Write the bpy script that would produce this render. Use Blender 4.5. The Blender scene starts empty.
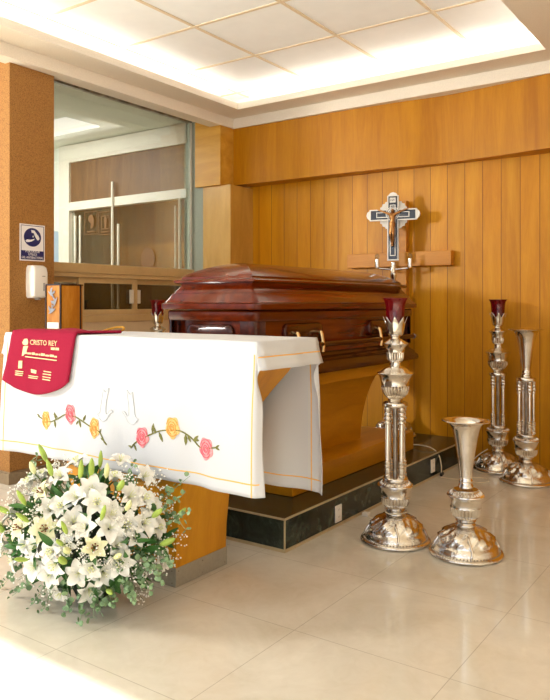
import bpy, bmesh, math, random
from mathutils import Vector, Matrix
R = math.radians
sc = bpy.context.scene
COL = sc.collection
random.seed(7)

# ------------------------------------------------------------------ materials
def lin(h):
    out = []
    for i in (0, 2, 4):
        c = int(h[i:i + 2], 16) / 255
        out.append(c / 12.92 if c <= .04045 else ((c + .055) / 1.055) ** 2.4)
    return tuple(out) + (1,)

def setin(n, **kw):
    for k, v in kw.items():
        k = k.replace('_', ' ')
        if k in n.inputs:
            n.inputs[k].default_value = v

def base(name, col, rough=.5, metal=0., coat=0., spec=.5):
    m = bpy.data.materials.new(name); m.use_nodes = True
    nt = m.node_tree; b = nt.nodes['Principled BSDF']
    setin(b, Base_Color=lin(col), Roughness=rough, Metallic=metal, Coat_Weight=coat, Coat_Roughness=.08, Specular_IOR_Level=spec)
    return m, nt, b

def coords(nt, scale):
    tc = nt.nodes.new('ShaderNodeTexCoord'); mp = nt.nodes.new('ShaderNodeMapping')
    mp.inputs['Scale'].default_value = scale
    nt.links.new(tc.outputs['Object'], mp.inputs['Vector'])
    return mp.outputs['Vector']

def noise(nt, vec, scale=1., detail=4., rough=.55, dist=0.):
    n = nt.nodes.new('ShaderNodeTexNoise')
    setin(n, Scale=scale, Detail=detail, Roughness=rough, Distortion=dist)
    nt.links.new(vec, n.inputs['Vector'])
    return n.outputs['Fac']

def ramp(nt, fac, stops):
    r = nt.nodes.new('ShaderNodeValToRGB')
    e = r.color_ramp.elements
    while len(e) < len(stops): e.new(.5)
    for x, (p, c) in zip(e, stops):
        x.position = p; x.color = lin(c) if isinstance(c, str) else c
    nt.links.new(fac, r.inputs['Fac'])
    return r.outputs['Color']

def bump(nt, b, fac, strength=.1, dist=.01):
    n = nt.nodes.new('ShaderNodeBump'); setin(n, Strength=strength, Distance=dist)
    nt.links.new(fac, n.inputs['Height']); nt.links.new(n.outputs['Normal'], b.inputs['Normal'])

def plain(name, col, rough=.5, metal=0., coat=0., spec=.5, var=0., vscale=20., bmp=0.):
    m, nt, b = base(name, col, rough, metal, coat, spec)
    f = noise(nt, coords(nt, (1, 1, 1)), vscale)
    if var:
        c = lin(col)
        lo = tuple(x * (1 - var) for x in c[:3]) + (1,); hi = tuple(min(1, x * (1 + var)) for x in c[:3]) + (1,)
        nt.links.new(ramp(nt, f, [(.3, lo), (.7, hi)]), b.inputs['Base Color'])
    if bmp: bump(nt, b, f, bmp)
    return m

def wood(name, c1, c2, c3, grain=(6, 6, .6), rough=.3, coat=.3, spec=.5, plank=None, mott=1.0):
    """veneer: long grain along the small-scale axis, with a soft mottle; plank = (axis, width) cuts grooves."""
    m, nt, b = base(name, c2, rough, 0, coat, spec)
    v = coords(nt, grain)
    f = noise(nt, v, 3., 6., .6, .6)
    fine = noise(nt, coords(nt, tuple(g * 9 for g in grain)), 4., 3., .6)
    mix = nt.nodes.new('ShaderNodeMath'); mix.operation = 'MULTIPLY_ADD'
    nt.links.new(fine, mix.inputs[0]); mix.inputs[1].default_value = .25; nt.links.new(f, mix.inputs[2])
    col = ramp(nt, mix.outputs[0], [(.42, c1), (.62, c2), (.82, c3)])
    if plank:
        ax, w, off = plank
        tc = nt.nodes.new('ShaderNodeTexCoord'); sp = nt.nodes.new('ShaderNodeSeparateXYZ')
        nt.links.new(tc.outputs['Object'], sp.inputs[0])
        a = nt.nodes.new('ShaderNodeMath'); a.operation = 'MULTIPLY_ADD'; a.inputs[1].default_value = 1 / w; a.inputs[2].default_value = off
        nt.links.new(sp.outputs[ax], a.inputs[0])
        fr = nt.nodes.new('ShaderNodeMath'); fr.operation = 'FRACT'; nt.links.new(a.outputs[0], fr.inputs[0])
        gt = nt.nodes.new('ShaderNodeMath'); gt.operation = 'LESS_THAN'; gt.inputs[1].default_value = .028
        nt.links.new(fr.outputs[0], gt.inputs[0])
        fl = nt.nodes.new('ShaderNodeMath'); fl.operation = 'FLOOR'; nt.links.new(a.outputs[0], fl.inputs[0])
        wn = nt.nodes.new('ShaderNodeTexWhiteNoise'); wn.noise_dimensions = '1D'; nt.links.new(fl.outputs[0], wn.inputs['W'])
        hs = nt.nodes.new('ShaderNodeHueSaturation')
        mr = nt.nodes.new('ShaderNodeMapRange'); setin(mr, To_Min=.92, To_Max=1.08); nt.links.new(wn.outputs['Value'], mr.inputs['Value'])
        nt.links.new(mr.outputs[0], hs.inputs['Value']); nt.links.new(col, hs.inputs['Color'])
        mx = nt.nodes.new('ShaderNodeMix'); mx.data_type = 'RGBA'
        nt.links.new(gt.outputs[0], mx.inputs['Factor']); nt.links.new(hs.outputs['Color'], mx.inputs[6]); mx.inputs[7].default_value = lin('6b3a0c')
        col = mx.outputs[2]
        inv = nt.nodes.new('ShaderNodeMath'); inv.operation = 'SUBTRACT'; inv.inputs[0].default_value = 1; nt.links.new(gt.outputs[0], inv.inputs[1])
        bump(nt, b, inv.outputs[0], .4, .003)
    nt.links.new(col, b.inputs['Base Color'])
    return m

def metal_silver(name, col='d9d3c8', rough=.2, chased=0., scale=60.):
    m, nt, b = base(name, col, rough, 1.)
    v = coords(nt, (1, 1, 1))
    f = noise(nt, v, scale, 3., .5)
    g = noise(nt, v, 9., 4.)
    nt.links.new(ramp(nt, g, [(.3, 'c8c0b4'), (.6, col)]), b.inputs['Base Color'])
    if chased: bump(nt, b, f, chased, .004)
    return m

def emit(name, col, s):
    m = bpy.data.materials.new(name); m.use_nodes = True
    nt = m.node_tree; nt.nodes.remove(nt.nodes['Principled BSDF'])
    e = nt.nodes.new('ShaderNodeEmission'); e.inputs[0].default_value = lin(col); e.inputs[1].default_value = s
    nt.links.new(e.outputs[0], nt.nodes['Material Output'].inputs[0])
    return m

def pane(name, tint, gloss=.08, rough=.0, body=None, bodyw=0.):
    """thin clear glass: straight-through tint, mirror by fresnel."""
    m = bpy.data.materials.new(name); m.use_nodes = True
    nt = m.node_tree; nt.nodes.remove(nt.nodes['Principled BSDF'])
    t = nt.nodes.new('ShaderNodeBsdfTransparent'); t.inputs[0].default_value = lin(tint)
    src = t.outputs[0]
    if body:
        d = nt.nodes.new('ShaderNodeBsdfDiffuse'); d.inputs[0].default_value = lin(body)
        tr = nt.nodes.new('ShaderNodeBsdfTranslucent'); tr.inputs[0].default_value = lin(body)
        ad = nt.nodes.new('ShaderNodeMixShader'); nt.links.new(d.outputs[0], ad.inputs[1]); nt.links.new(tr.outputs[0], ad.inputs[2])
        m2 = nt.nodes.new('ShaderNodeMixShader'); m2.inputs[0].default_value = bodyw
        nt.links.new(src, m2.inputs[1]); nt.links.new(ad.outputs[0], m2.inputs[2]); src = m2.outputs[0]
    g = nt.nodes.new('ShaderNodeBsdfGlossy'); g.inputs['Roughness'].default_value = rough
    fr = nt.nodes.new('ShaderNodeLayerWeight'); fr.inputs[0].default_value = .25
    ma = nt.nodes.new('ShaderNodeMath'); ma.operation = 'MULTIPLY_ADD'; ma.inputs[1].default_value = .5; ma.inputs[2].default_value = gloss
    nt.links.new(fr.outputs['Fresnel'], ma.inputs[0])
    mx = nt.nodes.new('ShaderNodeMixShader'); nt.links.new(ma.outputs[0], mx.inputs[0])
    nt.links.new(src, mx.inputs[1]); nt.links.new(g.outputs[0], mx.inputs[2])
    nt.links.new(mx.outputs[0], nt.nodes['Material Output'].inputs[0])
    return m

M = {}
M['wall_wood'] = wood('honey veneer planks', 'b87604', 'c68408', 'd09216', (3, 3, .3), .42, .0, .28, plank=(0, .1455, .15))
M['band_wood'] = wood('honey veneer band', 'a46602', 'b27404', 'be800a', (4, 4, .3), .42, .0, .28)
M['block_wood'] = wood('pale veneer', 'c28828', 'ce9632', 'd8a242', (.5, 3, 4), .38, .0, .35)
M['pil_wood'] = wood('pale upright veneer', 'c09038', 'cc9c46', 'd6a858', (3, 3, .6), .3, .3)
M['altar_wood'] = wood('amber veneer', 'bc7c08', 'cc8a0e', 'd6961a', (3, 3, .4), .36, .0, .35)
M['stand_wood'] = wood('amber stand veneer', 'a66a04', 'b47808', 'c08412', (3, .5, 3), .34, .0, .35)
M['casket_wood'] = wood('red mahogany', '4c1603', '621f04', '762a06', (6, .25, 6), .2, .4, .35)
M['casket_dark'] = wood('dark mahogany', '340e03', '441503', '541c05', (6, .25, 6), .24, .3, .3)
M['urn_wood'] = wood('urn veneer', '9a5a10', 'b87420', 'c98a34', (4, 4, .8), .2, .6)
M['urn_edge'] = plain('urn dark edging', '2c1408', .2, coat=.6)
M['cross_wood'] = wood('oak beam', 'b47014', 'c07c1c', 'cc8a2a', (.6, 4, 4), .42, .0, .3)

def cork():
    m, nt, b = base('speckled cork brown', '9c6c34', .75)
    v = coords(nt, (1, 1, 1))
    f = noise(nt, v, 210., 2., .6)
    nt.links.new(ramp(nt, f, [(.34, '744a1a'), (.47, '98682e'), (.65, 'a87838')]), b.inputs['Base Color'])
    bump(nt, b, f, .15, .003)
    return m
M['cork'] = cork()

def stone_floor():
    m, nt, b = base('polished cream marble tiles', 'd8c8ac', .08, 0, 0., .5)
    v = coords(nt, (1, 1, 1))
    f = noise(nt, v, 2.2, 8., .62, 1.2); f2 = noise(nt, v, 11., 5., .6, 2.)
    a = nt.nodes.new('ShaderNodeMath'); a.operation = 'MULTIPLY_ADD'; a.inputs[1].default_value = .35
    nt.links.new(f2, a.inputs[0]); nt.links.new(f, a.inputs[2])
    col = ramp(nt, a.outputs[0], [(.45, 'd4ccb8'), (.66, 'ddd6c6'), (.85, 'e4decf')])
    tc = nt.nodes.new('ShaderNodeTexCoord'); sp = nt.nodes.new('ShaderNodeSeparateXYZ'); nt.links.new(tc.outputs['Object'], sp.inputs[0])
    gs = []
    for ax, off in ((0, 2.137 / .62 + .003), (1, .3)):
        x = nt.nodes.new('ShaderNodeMath'); x.operation = 'MULTIPLY_ADD'; x.inputs[1].default_value = 1 / .62; x.inputs[2].default_value = off
        nt.links.new(sp.outputs[ax], x.inputs[0])
        fr = nt.nodes.new('ShaderNodeMath'); fr.operation = 'FRACT'; nt.links.new(x.outputs[0], fr.inputs[0])
        lt = nt.nodes.new('ShaderNodeMath'); lt.operation = 'LESS_THAN'; lt.inputs[1].default_value = .005; nt.links.new(fr.outputs[0], lt.inputs[0])
        gs.append(lt.outputs[0])
    mxm = nt.nodes.new('ShaderNodeMath'); mxm.operation = 'MAXIMUM'; nt.links.new(gs[0], mxm.inputs[0]); nt.links.new(gs[1], mxm.inputs[1])
    ml = nt.nodes.new('ShaderNodeMath'); ml.operation = 'MULTIPLY'; ml.inputs[1].default_value = .5; nt.links.new(mxm.outputs[0], ml.inputs[0])
    mx = nt.nodes.new('ShaderNodeMix'); mx.data_type = 'RGBA'; nt.links.new(ml.outputs[0], mx.inputs['Factor'])
    nt.links.new(col, mx.inputs[6]); mx.inputs[7].default_value = lin('8e8168')
    nt.links.new(mx.outputs[2], b.inputs['Base Color'])
    return m
M['floor'] = stone_floor()

def marble_dark():
    m, nt, b = base('black green marble', '20231e', .18, 0, .0, .35)
    v = coords(nt, (1, 1, 1))
    f = noise(nt, v, 7., 9., .7, 1.8)
    nt.links.new(ramp(nt, f, [(.38, '1c2018'), (.55, '2c342a'), (.64, '404c40'), (.74, '5c685c')]), b.inputs['Base Color'])
    return m
M['marble'] = marble_dark()
M['edge'] = plain('cream edge strip', 'b9a67e', .5, var=.1)
M['white_paint'] = plain('warm white paint', 'f2ece0', .8, var=.02, vscale=6)
M['soffit'] = plain('off white stucco', 'e6dccc', .85, var=.05, vscale=120, bmp=.1)
M['tile_ceiling'] = plain('white ceiling panel', 'eef0f0', .8, var=.02, vscale=8)
M['tbar'] = plain('ceiling grid bar', 'd8c6a8', .6, var=.03)
M['cove'] = emit('warm cove light', 'fff7ec', 24.)
M['room_lamp'] = emit('white panel lamp', 'fff6e8', 1.0)
M['baseboard'] = plain('taupe stone baseboard', '8a765a', .5, var=.1, vscale=40)
M['alum'] = plain('champagne aluminium', 'c8aa78', .4, .0, var=.04)
M['alum_white'] = plain('pale aluminium', 'dcd6c8', .4, var=.03)
M['greypost'] = plain('grey green stone post', '9aa090', .6, var=.12, vscale=90)
M['glass'] = pane('window glass', 'f6f8f4', .05)
M['glass_tinted'] = pane('grey tinted glass', 'aaa498', .05)
M['glass_door'] = pane('door glass', 'e8ece8', .04)
M['beige_wall'] = plain('beige painted wall', 'd8c09a', .8, var=.03)
M['grey_white'] = plain('grey white plaster', 'dfe2d8', .85, var=.03)
M['brown_panel'] = wood('brown panel wood', '5a4028', '6c4e30', '7a5a3a', (3, 3, .5), .5, 0)
M['brown_panel2'] = wood('amber panel and reflection tone', '8a5618', 'a06a24', 'b07a34', (3, 3, .5), .4, 0)  # amber wood; its tone also stands for the wood wall mirrored in the doors
M['etched'] = plain('etched brown sign', '7a5636', .6, var=.05)
M['cloth'] = plain('white linen', 'd0d2d6', .9, spec=.1, var=.015, vscale=300, bmp=.03)
M['thread'] = plain('orange yellow thread', 'f0b85a', .8, var=.1, vscale=200)
M['rose_pink'] = plain('pink embroidery', 'f0989c', .85, var=.25, vscale=90, bmp=.2)
M['rose_pink2'] = plain('deep pink thread', 'e06878', .85, var=.1, vscale=90)
M['rose_orange'] = plain('apricot embroidery', 'f4c27c', .85, var=.2, vscale=90, bmp=.2)
M['rose_orange2'] = plain('deep apricot thread', 'e8a04c', .85, var=.1, vscale=90)
M['vine'] = plain('olive green embroidery', '74743a', .85, var=.3, vscale=90)
M['dove_thread'] = plain('pale grey thread', 'c4cad0', .85, var=.05)
M['bag'] = plain('burgundy cotton', '961c38', .9, spec=.15, var=.12, vscale=400, bmp=.06)
M['print'] = plain('cream gold print', 'e8cf9c', .7, var=.08)
M['cord_yellow'] = plain('mustard cord', 'c08a1e', .8, var=.1)
M['silver'] = metal_silver('polished silver', 'efebe4', .17, .05, 70)
M['silver_chased'] = metal_silver('chased silver', 'e6e1d8', .2, .7, 55)
M['silver_dark'] = metal_silver('tarnished silver', '8c8274', .35, .3)
M['red_glass'] = pane('ruby glass', 'c01020', .06, .02, 'a40c20', .42)
M['silver_soft'] = metal_silver('engraved silver', 'd4cec2', .5, .6, 90)
M['bronze'] = plain('old gold bronze', 'a87848', .3, 1., var=.15)
M['black_enamel'] = plain('black enamel', '14141c', .2, coat=.5, var=.2)
M['gold'] = plain('brushed gold', 'e8c890', .2, 1., var=.05)
M['steel'] = plain('brushed stainless kick plate', 'a8a292', .45, .35, var=.06, vscale=80)
M['white_plastic'] = plain('white plastic', 'f0ece4', .3, coat=.2, var=.01)
M['grey_plastic'] = plain('grey plastic', '8a8680', .4, var=.03)
M['navy'] = plain('navy print', '1c1e5c', .5, var=.05)
M['sign_white'] = plain('white sign board', 'eeeaea', .5, var=.01)
M['cable'] = plain('cream cable', 'e2d6bc', .5, var=.02)
M['black_rubber'] = plain('black rubber', '151515', .5, var=.05)
M['petal'] = plain('white lily petal', 'e8e8e2', .7, spec=.15, var=.03, vscale=40)
M['petal_cream'] = plain('cream lily petal', 'ecebc4', .7, spec=.15, var=.05, vscale=40)
M['stamen'] = plain('brown anther', '7a4210', .7, var=.2)
M['bud'] = plain('green lily bud', 'a2bc54', .5, var=.2, vscale=25)
M['bud_pale'] = plain('pale cream bud', 'dfe2a8', .5, var=.12, vscale=25)
M['leaf'] = plain('dark green leaf', '38682a', .45, var=.3, vscale=20)
M['euc'] = plain('grey green eucalyptus', '7e9c72', .6, var=.3, vscale=30)
M['stem'] = plain('green stem', '5c6a30', .6, var=.2)
M['gyp'] = plain('tiny white florets', 'f4f2ea', .8, var=.02)
M['foam'] = plain('dark wet foam', '1e2a18', .9, var=.2)
M['blue_pane_glow'] = emit('daylight glow pane', 'c4d8e4', 1.1)  # daylight in the bluish pane is put in as its own emission

# ------------------------------------------------------------------ builders
def wl(o):
    v = Vector((0, 0, 0))
    while o: v += o.location; o = o.parent
    return v

def obj(name, bm, m, parent=None, smooth=None, label=None):
    """link a bmesh (built in world coordinates) as one object; parented pieces are stored relative to their thing."""
    bmesh.ops.recalc_face_normals(bm, faces=bm.faces[:])
    if parent: bmesh.ops.translate(bm, verts=bm.verts[:], vec=-wl(parent))
    me = bpy.data.meshes.new(name); bm.to_mesh(me); bm.free()
    if smooth is not None:
        me.polygons.foreach_set('use_smooth', [True] * len(me.polygons))
        if smooth < 180: me.set_sharp_from_angle(angle=R(smooth))
    me.materials.append(M[m])
    o = bpy.data.objects.new(name, me); COL.objects.link(o)
    if parent: o.parent = parent
    if label: o['label'] = label
    return o

def struct(name, bm, m, parent=None, smooth=None):
    o = obj(name, bm, m, parent, smooth)
    o['kind'] = 'structure'
    return o

def tag(o, label, cat, group=None):
    o['label'] = label; o['category'] = cat
    if group: o['group'] = group
    return o

def thing(name, label, cat, loc=(0, 0, 0), group=None):
    o = bpy.data.objects.new(name, None); COL.objects.link(o); o.location = loc
    o.empty_display_size = .05
    return tag(o, label, cat, group)

def copy_tree(o, parent=None):
    c = o.copy(); COL.objects.link(c)
    if parent: c.parent = parent
    for ch in list(o.children): copy_tree(ch, c)
    return c

def B(): return bmesh.new()

def box(bm, x0, x1, y0, y1, z0, z1, bev=0., seg=2):
    r = bmesh.ops.create_cube(bm, size=1)
    vs = r['verts']
    for v in vs:
        v.co = Vector((x0 + (v.co.x + .5) * (x1 - x0), y0 + (v.co.y + .5) * (y1 - y0), z0 + (v.co.z + .5) * (z1 - z0)))
    if bev:
        es = list({e for v in vs for e in v.link_edges})
        bmesh.ops.bevel(bm, geom=es, offset=bev, segments=seg, affect='EDGES', profile=.6)
    return bm

def grid(bm, pts, closed_u=False, closed_v=False):
    """pts[i][j] -> quads"""
    V = [[bm.verts.new(p) for p in row] for row in pts]
    n, m = len(V), len(V[0])
    for i in range(n if closed_u else n - 1):
        for j in range(m if closed_v else m - 1):
            a, b, c, d = V[i][j], V[(i + 1) % n][j], V[(i + 1) % n][(j + 1) % m], V[i][(j + 1) % m]
            if len({a, b, c, d}) == 4:
                try: bm.faces.new((a, b, c, d))
                except ValueError: pass
    return V

def cap(bm, ring):
    try: bm.faces.new(ring)
    except ValueError: pass

def lathe(bm, prof, c=(0, 0, 0), seg=48, mod=None, capb=True, capt=True):
    pts = []
    for r, z in prof:
        row = []
        for k in range(seg):
            a = 2 * math.pi * k / seg
            rr = r + (mod(a, z, r) if mod else 0)
            row.append((c[0] + rr * math.cos(a), c[1] + rr * math.sin(a), c[2] + z))
        pts.append(row)
    V = grid(bm, pts, closed_v=True)
    if capb: cap(bm, V[0])
    if capt: cap(bm, V[-1])
    return bm

def tube(bm, pts, r, seg=8, taper=None, closed=False):
    pts = [Vector(p) for p in pts]
    rows = []
    n = len(pts); up = Vector((0, 0, 1)); prev = None
    for i, p in enumerate(pts):
        t = (pts[min(i + 1, n - 1)] - pts[max(i - 1, 0)])
        t = t.normalized() if t.length > 1e-9 else Vector((0, 0, 1))
        if prev is None:
            a = t.orthogonal().normalized()
        else:
            a = prev - t * prev.dot(t)
            a = a.normalized() if a.length > 1e-6 else t.orthogonal().normalized()
        prev = a; b = t.cross(a)
        rr = r * (taper(i / (n - 1)) if taper else 1)
        rows.append([p + (a * math.cos(2 * math.pi * k / seg) + b * math.sin(2 * math.pi * k / seg)) * rr for k in range(seg)])
    V = grid(bm, rows, closed_v=True)
    cap(bm, V[0]); cap(bm, V[-1])
    return bm

def spline(pts, n=8):
    """Catmull-Rom through pts"""
    P = [Vector(p) for p in pts]; P = [P[0] * 2 - P[1]] + P + [P[-1] * 2 - P[-2]]
    out = []
    for i in range(1, len(P) - 2):
        for k in range(n):
            t = k / n
            out.append(.5 * ((2 * P[i]) + (P[i + 1] - P[i - 1]) * t + (2 * P[i - 1] - 5 * P[i] + 4 * P[i + 1] - P[i + 2]) * t * t + (3 * P[i] - P[i - 1] - 3 * P[i + 1] + P[i + 2]) * t ** 3))
    out.append(P[-2]); return out

def prism(bm, outline, f, d):
    """outline of (a,b) pairs placed by f(a,b,depth); a solid d deep"""
    lo = [bm.verts.new(f(a, b, 0)) for a, b in outline]; hi = [bm.verts.new(f(a, b, d)) for a, b in outline]
    n = len(lo)
    r1 = bm.faces.new(lo); r2 = bm.faces.new(hi[::-1]); r1.normal_update(); r2.normal_update()
    for i in range(n): bm.faces.new((lo[i], hi[i], hi[(i + 1) % n], lo[(i + 1) % n]))
    bmesh.ops.triangulate(bm, faces=[r1, r2])
    return bm

def ball(bm, c, r, sub=1, sc_=(1, 1, 1)):
    q = bmesh.ops.create_icosphere(bm, subdivisions=sub, radius=1)
    for v in q['verts']: v.co = Vector((c[0] + v.co.x * r * sc_[0], c[1] + v.co.y * r * sc_[1], c[2] + v.co.z * r * sc_[2]))
    return bm

def text_bm(bm, s, size, f, depth=.0006, align='LEFT', stretch=1.0):
    """letters as thin solid shapes, placed by f(a, b, depth) with a along the line and b up"""
    cu = bpy.data.curves.new('letters', 'FONT'); cu.body = s; cu.size = size; cu.align_x = align; cu.extrude = depth / 2; cu.resolution_u = 2
    o = bpy.data.objects.new('letters', cu); COL.objects.link(o)
    dg = bpy.context.evaluated_depsgraph_get()
    me = bpy.data.meshes.new_from_object(o.evaluated_get(dg))
    t = bmesh.new(); t.from_mesh(me)
    mp = {}
    for v in t.verts: mp[v] = bm.verts.new(f(v.co.x * stretch, v.co.y, v.co.z + depth / 2))
    for fa in t.faces:
        try: bm.faces.new([mp[v] for v in fa.verts])
        except ValueError: pass
    t.free(); bpy.data.objects.remove(o); bpy.data.curves.remove(cu); bpy.data.meshes.remove(me)
    return bm

def smooth(x): x = max(0., min(1., x)); return x * x * (3 - 2 * x)
def lerp(a, b, t): return a + (b - a) * t
def interp(tab, x):
    for (a, va), (b, vb) in zip(tab, tab[1:]):
        if x <= b: return lerp(va, vb, (x - a) / (b - a) if b > a else 0) if x >= a else va
    return tab[-1][1]

# ------------------------------------------------------------------ setting
XL, YB = -4.34, 5.58
struct('floor', box(B(), -9.5, 4.5, -3.5, 8.5, -.12, 0), 'floor')
struct('wall_back', box(B(), -4.2, 4.2, YB, YB + .12, 0, 3.3), 'wall_wood')
struct('wall_right', box(B(), 3.2, 3.32, -2.0, YB + .12, 0, 3.3), 'white_paint')

# the upper band: a shallow curved veneer box hung over the back wall
tab = [(-4.26, 5.395), (-3.8, 5.41), (-3.15, 5.42), (-2.58, 5.45), (-2.19, 5.49), (-1.74, 5.45), (-1.33, 5.39), (-.6, 5.28), (.4, 5.1), (1.5, 4.95), (3.2, 4.8)]
xs = [p[0] for p in tab]
curve = spline([(x, y, 0) for x, y in tab], 5)
bm = B(); lo = []; 
rows = [[(p.x, p.y, 2.37), (p.x, p.y, 3.02), (p.x, YB, 3.02), (p.x, YB, 2.37)] for p in curve]
V = grid(bm, rows, closed_v=True); cap(bm, V[0]); cap(bm, V[-1])
struct('wall_upper', bm, 'band_wood', smooth=30)
struct('trim_1', box(B(), -4.575, -4.262, 5.2, YB, 2.352, 3.02, .003), 'block_wood')
struct('trim_2', box(B(), -4.50, -4.166, 5.23, YB, 0, 2.352, .003), 'pil_wood')

# pillar, its base
struct('pillar', box(B(), -5.4, XL, 3.012, 3.385, 0, 3.0, .004), 'cork')
bm = B(); box(bm, -5.42, XL + .018, 2.994, 3.403, 0, .075, .002); box(bm, -5.415, XL + .006, 3.006, 3.39, .075, .085)
struct('baseboard_left', bm, 'baseboard')

# glazed left wall
XG = -4.64
struct('wall_left', box(B(), XG - .12, XG + .01, 3.38, 5.40, 0, 1.092), 'beige_wall')
win = bpy.data.objects.new('window_1', None); COL.objects.link(win); win.location = (XG, 4.3, 1.1); win['kind'] = 'structure'
bm = B()
box(bm, XG - .05, XG + .02, 3.385, 5.225, 1.093, 1.150, .003)        # sill
box(bm, XG - .05, XG + .03, 3.385, 5.23, 1.493, 1.571, .004)          # mid rail
box(bm, XG - .048, XG + .022, 3.385, 5.228, 1.459, 1.492, .003)
struct('window_frame', bm, 'alum', win)
struct('head_channel', box(B(), XG - .04, XG + .0, 3.385, 5.23, 2.984, 3.012), 'silver_dark', win)
struct('pane', box(B(), XG - .008, XG, 3.385, 5.205, 1.571, 2.984), 'glass', win)
struct('edge_channel', box(B(), XG - .012, XG + .004, 5.205, 5.228, 1.572, 2.983), 'alum_white', win)
for (a, b_, xo, hy) in ((3.50, 3.93, -.036, 3.80), (3.86, 4.505, -.006, 4.425), (4.47, 5.20, -.036, 4.535)):
    bm = B()
    x0, x1 = XG + xo - .012, XG + xo + .012
    box(bm, x0, x1, a, b_, 1.151, 1.196, .002); box(bm, x0, x1, a, b_, 1.414, 1.458, .002)
    box(bm, x0 + .001, x1 - .001, a, a + .05, 1.196, 1.414); box(bm, x0 + .001, x1 - .001, b_ - .06, b_, 1.196, 1.414)
    s = struct('sash', bm, 'alum', win)
    struct('sash_pane', box(B(), XG + xo - .003, XG + xo + .003, a + .05, b_ - .06, 1.196, 1.414), 'glass_tinted', s)
    if a > 3.7:
        struct('sash_handle', box(B(), XG + .013 + xo, XG + .03 + xo, hy - .02, hy + .02, 1.245, 1.365, .004), 'alum_white', s)
struct('trim_3', box(B(), XG - .1, -4.474, 5.232, 5.45, 0, 2.99), 'greypost')

# corridor seen through the glass: ceiling lamp, glazed partition with doors, panelled room beyond
struct('ceiling_corridor', box(B(), -9.5, XG - .05, 3.0, 8.5, 3.0, 3.1), 'grey_white')
bm = B(); box(bm, -6.35, -5.50, 4.42, 4.83, 2.985, 3.0); tag(obj('corridor_light', bm, 'room_lamp'), 'flat white ceiling light panel seen through the tall glass', 'lamp')
struct('wall_corridor', box(B(), -9.6, -9.5, 2.9, 8.5, 0, 3.1), 'grey_white')
struct('wall_corridor_near', box(B(), -9.5, -5.4, 2.9, 3.0, 0, 3.1), 'grey_white')
struct('wall_corridor_far', box(B(), -9.5, XG - .05, 7.3, 7.4, 0, 3.1), 'brown_panel2')
struct('wall_corridor_cabinet', box(B(), -7.2, -5.9, 6.6, 7.3, 0, 2.0), 'brown_panel2')
YP = 5.25
par = bpy.data.objects.new('door_1', None); COL.objects.link(par); par.location = (-5.6, YP, 0); par['kind'] = 'structure'
bm = B()
box(bm, -6.60, -6.43, YP - .04, YP + .04, 0, 2.995); box(bm, -6.43, XG - .06, YP - .04, YP + .04, 2.80, 2.99)
box(bm, -6.43, XG - .06, YP - .038, YP + .038, 2.27, 2.36)
struct('door_frame', bm, 'alum_white', par)
struct('transom_panel', box(B(), -6.43, -4.705, YP - .01, YP + .01, 2.36, 2.8), 'brown_panel', par)
for a, b_ in ((-6.42, -5.70), (-5.68, -4.71)):
    d = struct('door_leaf', box(B(), a, b_, YP - .006, YP + .006, .02, 2.26), 'glass_door', par)
bm = B()
tube(bm, [(-5.72, YP - .05, .9), (-5.72, YP - .05, 2.52)], .014); struct('door_pull', bm, 'alum_white', par)
bm = B()
tube(bm, [(-5.62, YP - .06, .9), (-5.62, YP - .06, 2.07)], .014)
for z in (1.1, 1.83): tube(bm, [(-5.62, YP - .06, z), (-5.68, YP, z)], .009)
struct('door_pull', bm, 'alum_white', par)
bm = B(); tube(bm, [(-4.76, YP - .06, .9), (-4.76, YP - .06, 2.27)], .014); tube(bm, [(-4.82, YP - .06, .9), (-4.82, YP - .06, 2.2)], .01); struct('door_pull', bm, 'alum_white', par)
bm = B(); tube(bm, [(-6.3, YP - .06, .9), (-6.3, YP - .06, 2.2)], .014); tube(bm, [(-6.22, YP - .06, .9), (-6.22, YP - .06, 2.2)], .012); struct('door_pull', bm, 'alum_white', par)
def onP(x, z):
    return lambda a, b, d: Vector((x + a, YP - .012 - d, z + b))
for k, (x, z) in enumerate(((-6.10, 2.115), (-5.87, 2.10))):
    bm = B(); F = onP(x, z); w, h = .105, .125
    for o0, o1 in (((-w, -h), (w, -h + .008)), ((-w, h - .008), (w, h)), ((-w, -h), (-w + .008, h)), ((w - .008, -h), (w, h))):
        prism(bm, [o0, (o1[0], o0[1]), o1, (o0[0], o1[1])], F, .002)
    if k == 0:
        prism(bm, [(-.03, .08), (.02, .09), (.05, .04), (.045, -.03), (.0, -.07), (.0, .0), (-.04, .03)], F, .002)
    else:
        ring = [(-.06, -.06), (.06, -.06), (.06, .075), (-.06, .075)]
        for (a, b_), (c, d) in zip(ring, ring[1:] + ring[:1]):
            x0, x1, y0, y1 = min(a, c) - .005, max(a, c) + .005, min(b_, d) - .005, max(b_, d) + .005
            prism(bm, [(x0, y0), (x1, y0), (x1, y1), (x0, y1)], F, .002)
        prism(bm, [(-.012, -.05), (.012, -.05), (.025, .03), (.012, .06), (-.012, .06), (-.025, .03)], F, .002)
    prism(bm, [(-.06, -.1), (.06, -.1), (.06, -.085), (-.06, -.085)], F, .002)
    tag(obj('door_sign', bm, 'etched'), ('square brown etched door sign with a curved mark' , 'square brown etched door sign with a standing figure in a frame')[k] + ' on the glass door', 'sign')
bm = B(); F = onP(-5.24, 1.70)
prism(bm, [(.10 * math.cos(t * math.pi / 12), .11 * math.sin(t * math.pi / 12)) for t in range(24)], F, .002)
tag(obj('door_emblem', bm, 'etched'), 'round brown emblem low on the right-hand glass door leaf', 'sign')
struct('window_2', box(B(), -7.4, -6.68, 5.24, 5.275, .9, 2.06), 'blue_pane_glow')
struct('wall_corridor_end', box(B(), -9.5, -6.6, 5.27, 5.33, 0, 3.0), 'grey_white')

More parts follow.
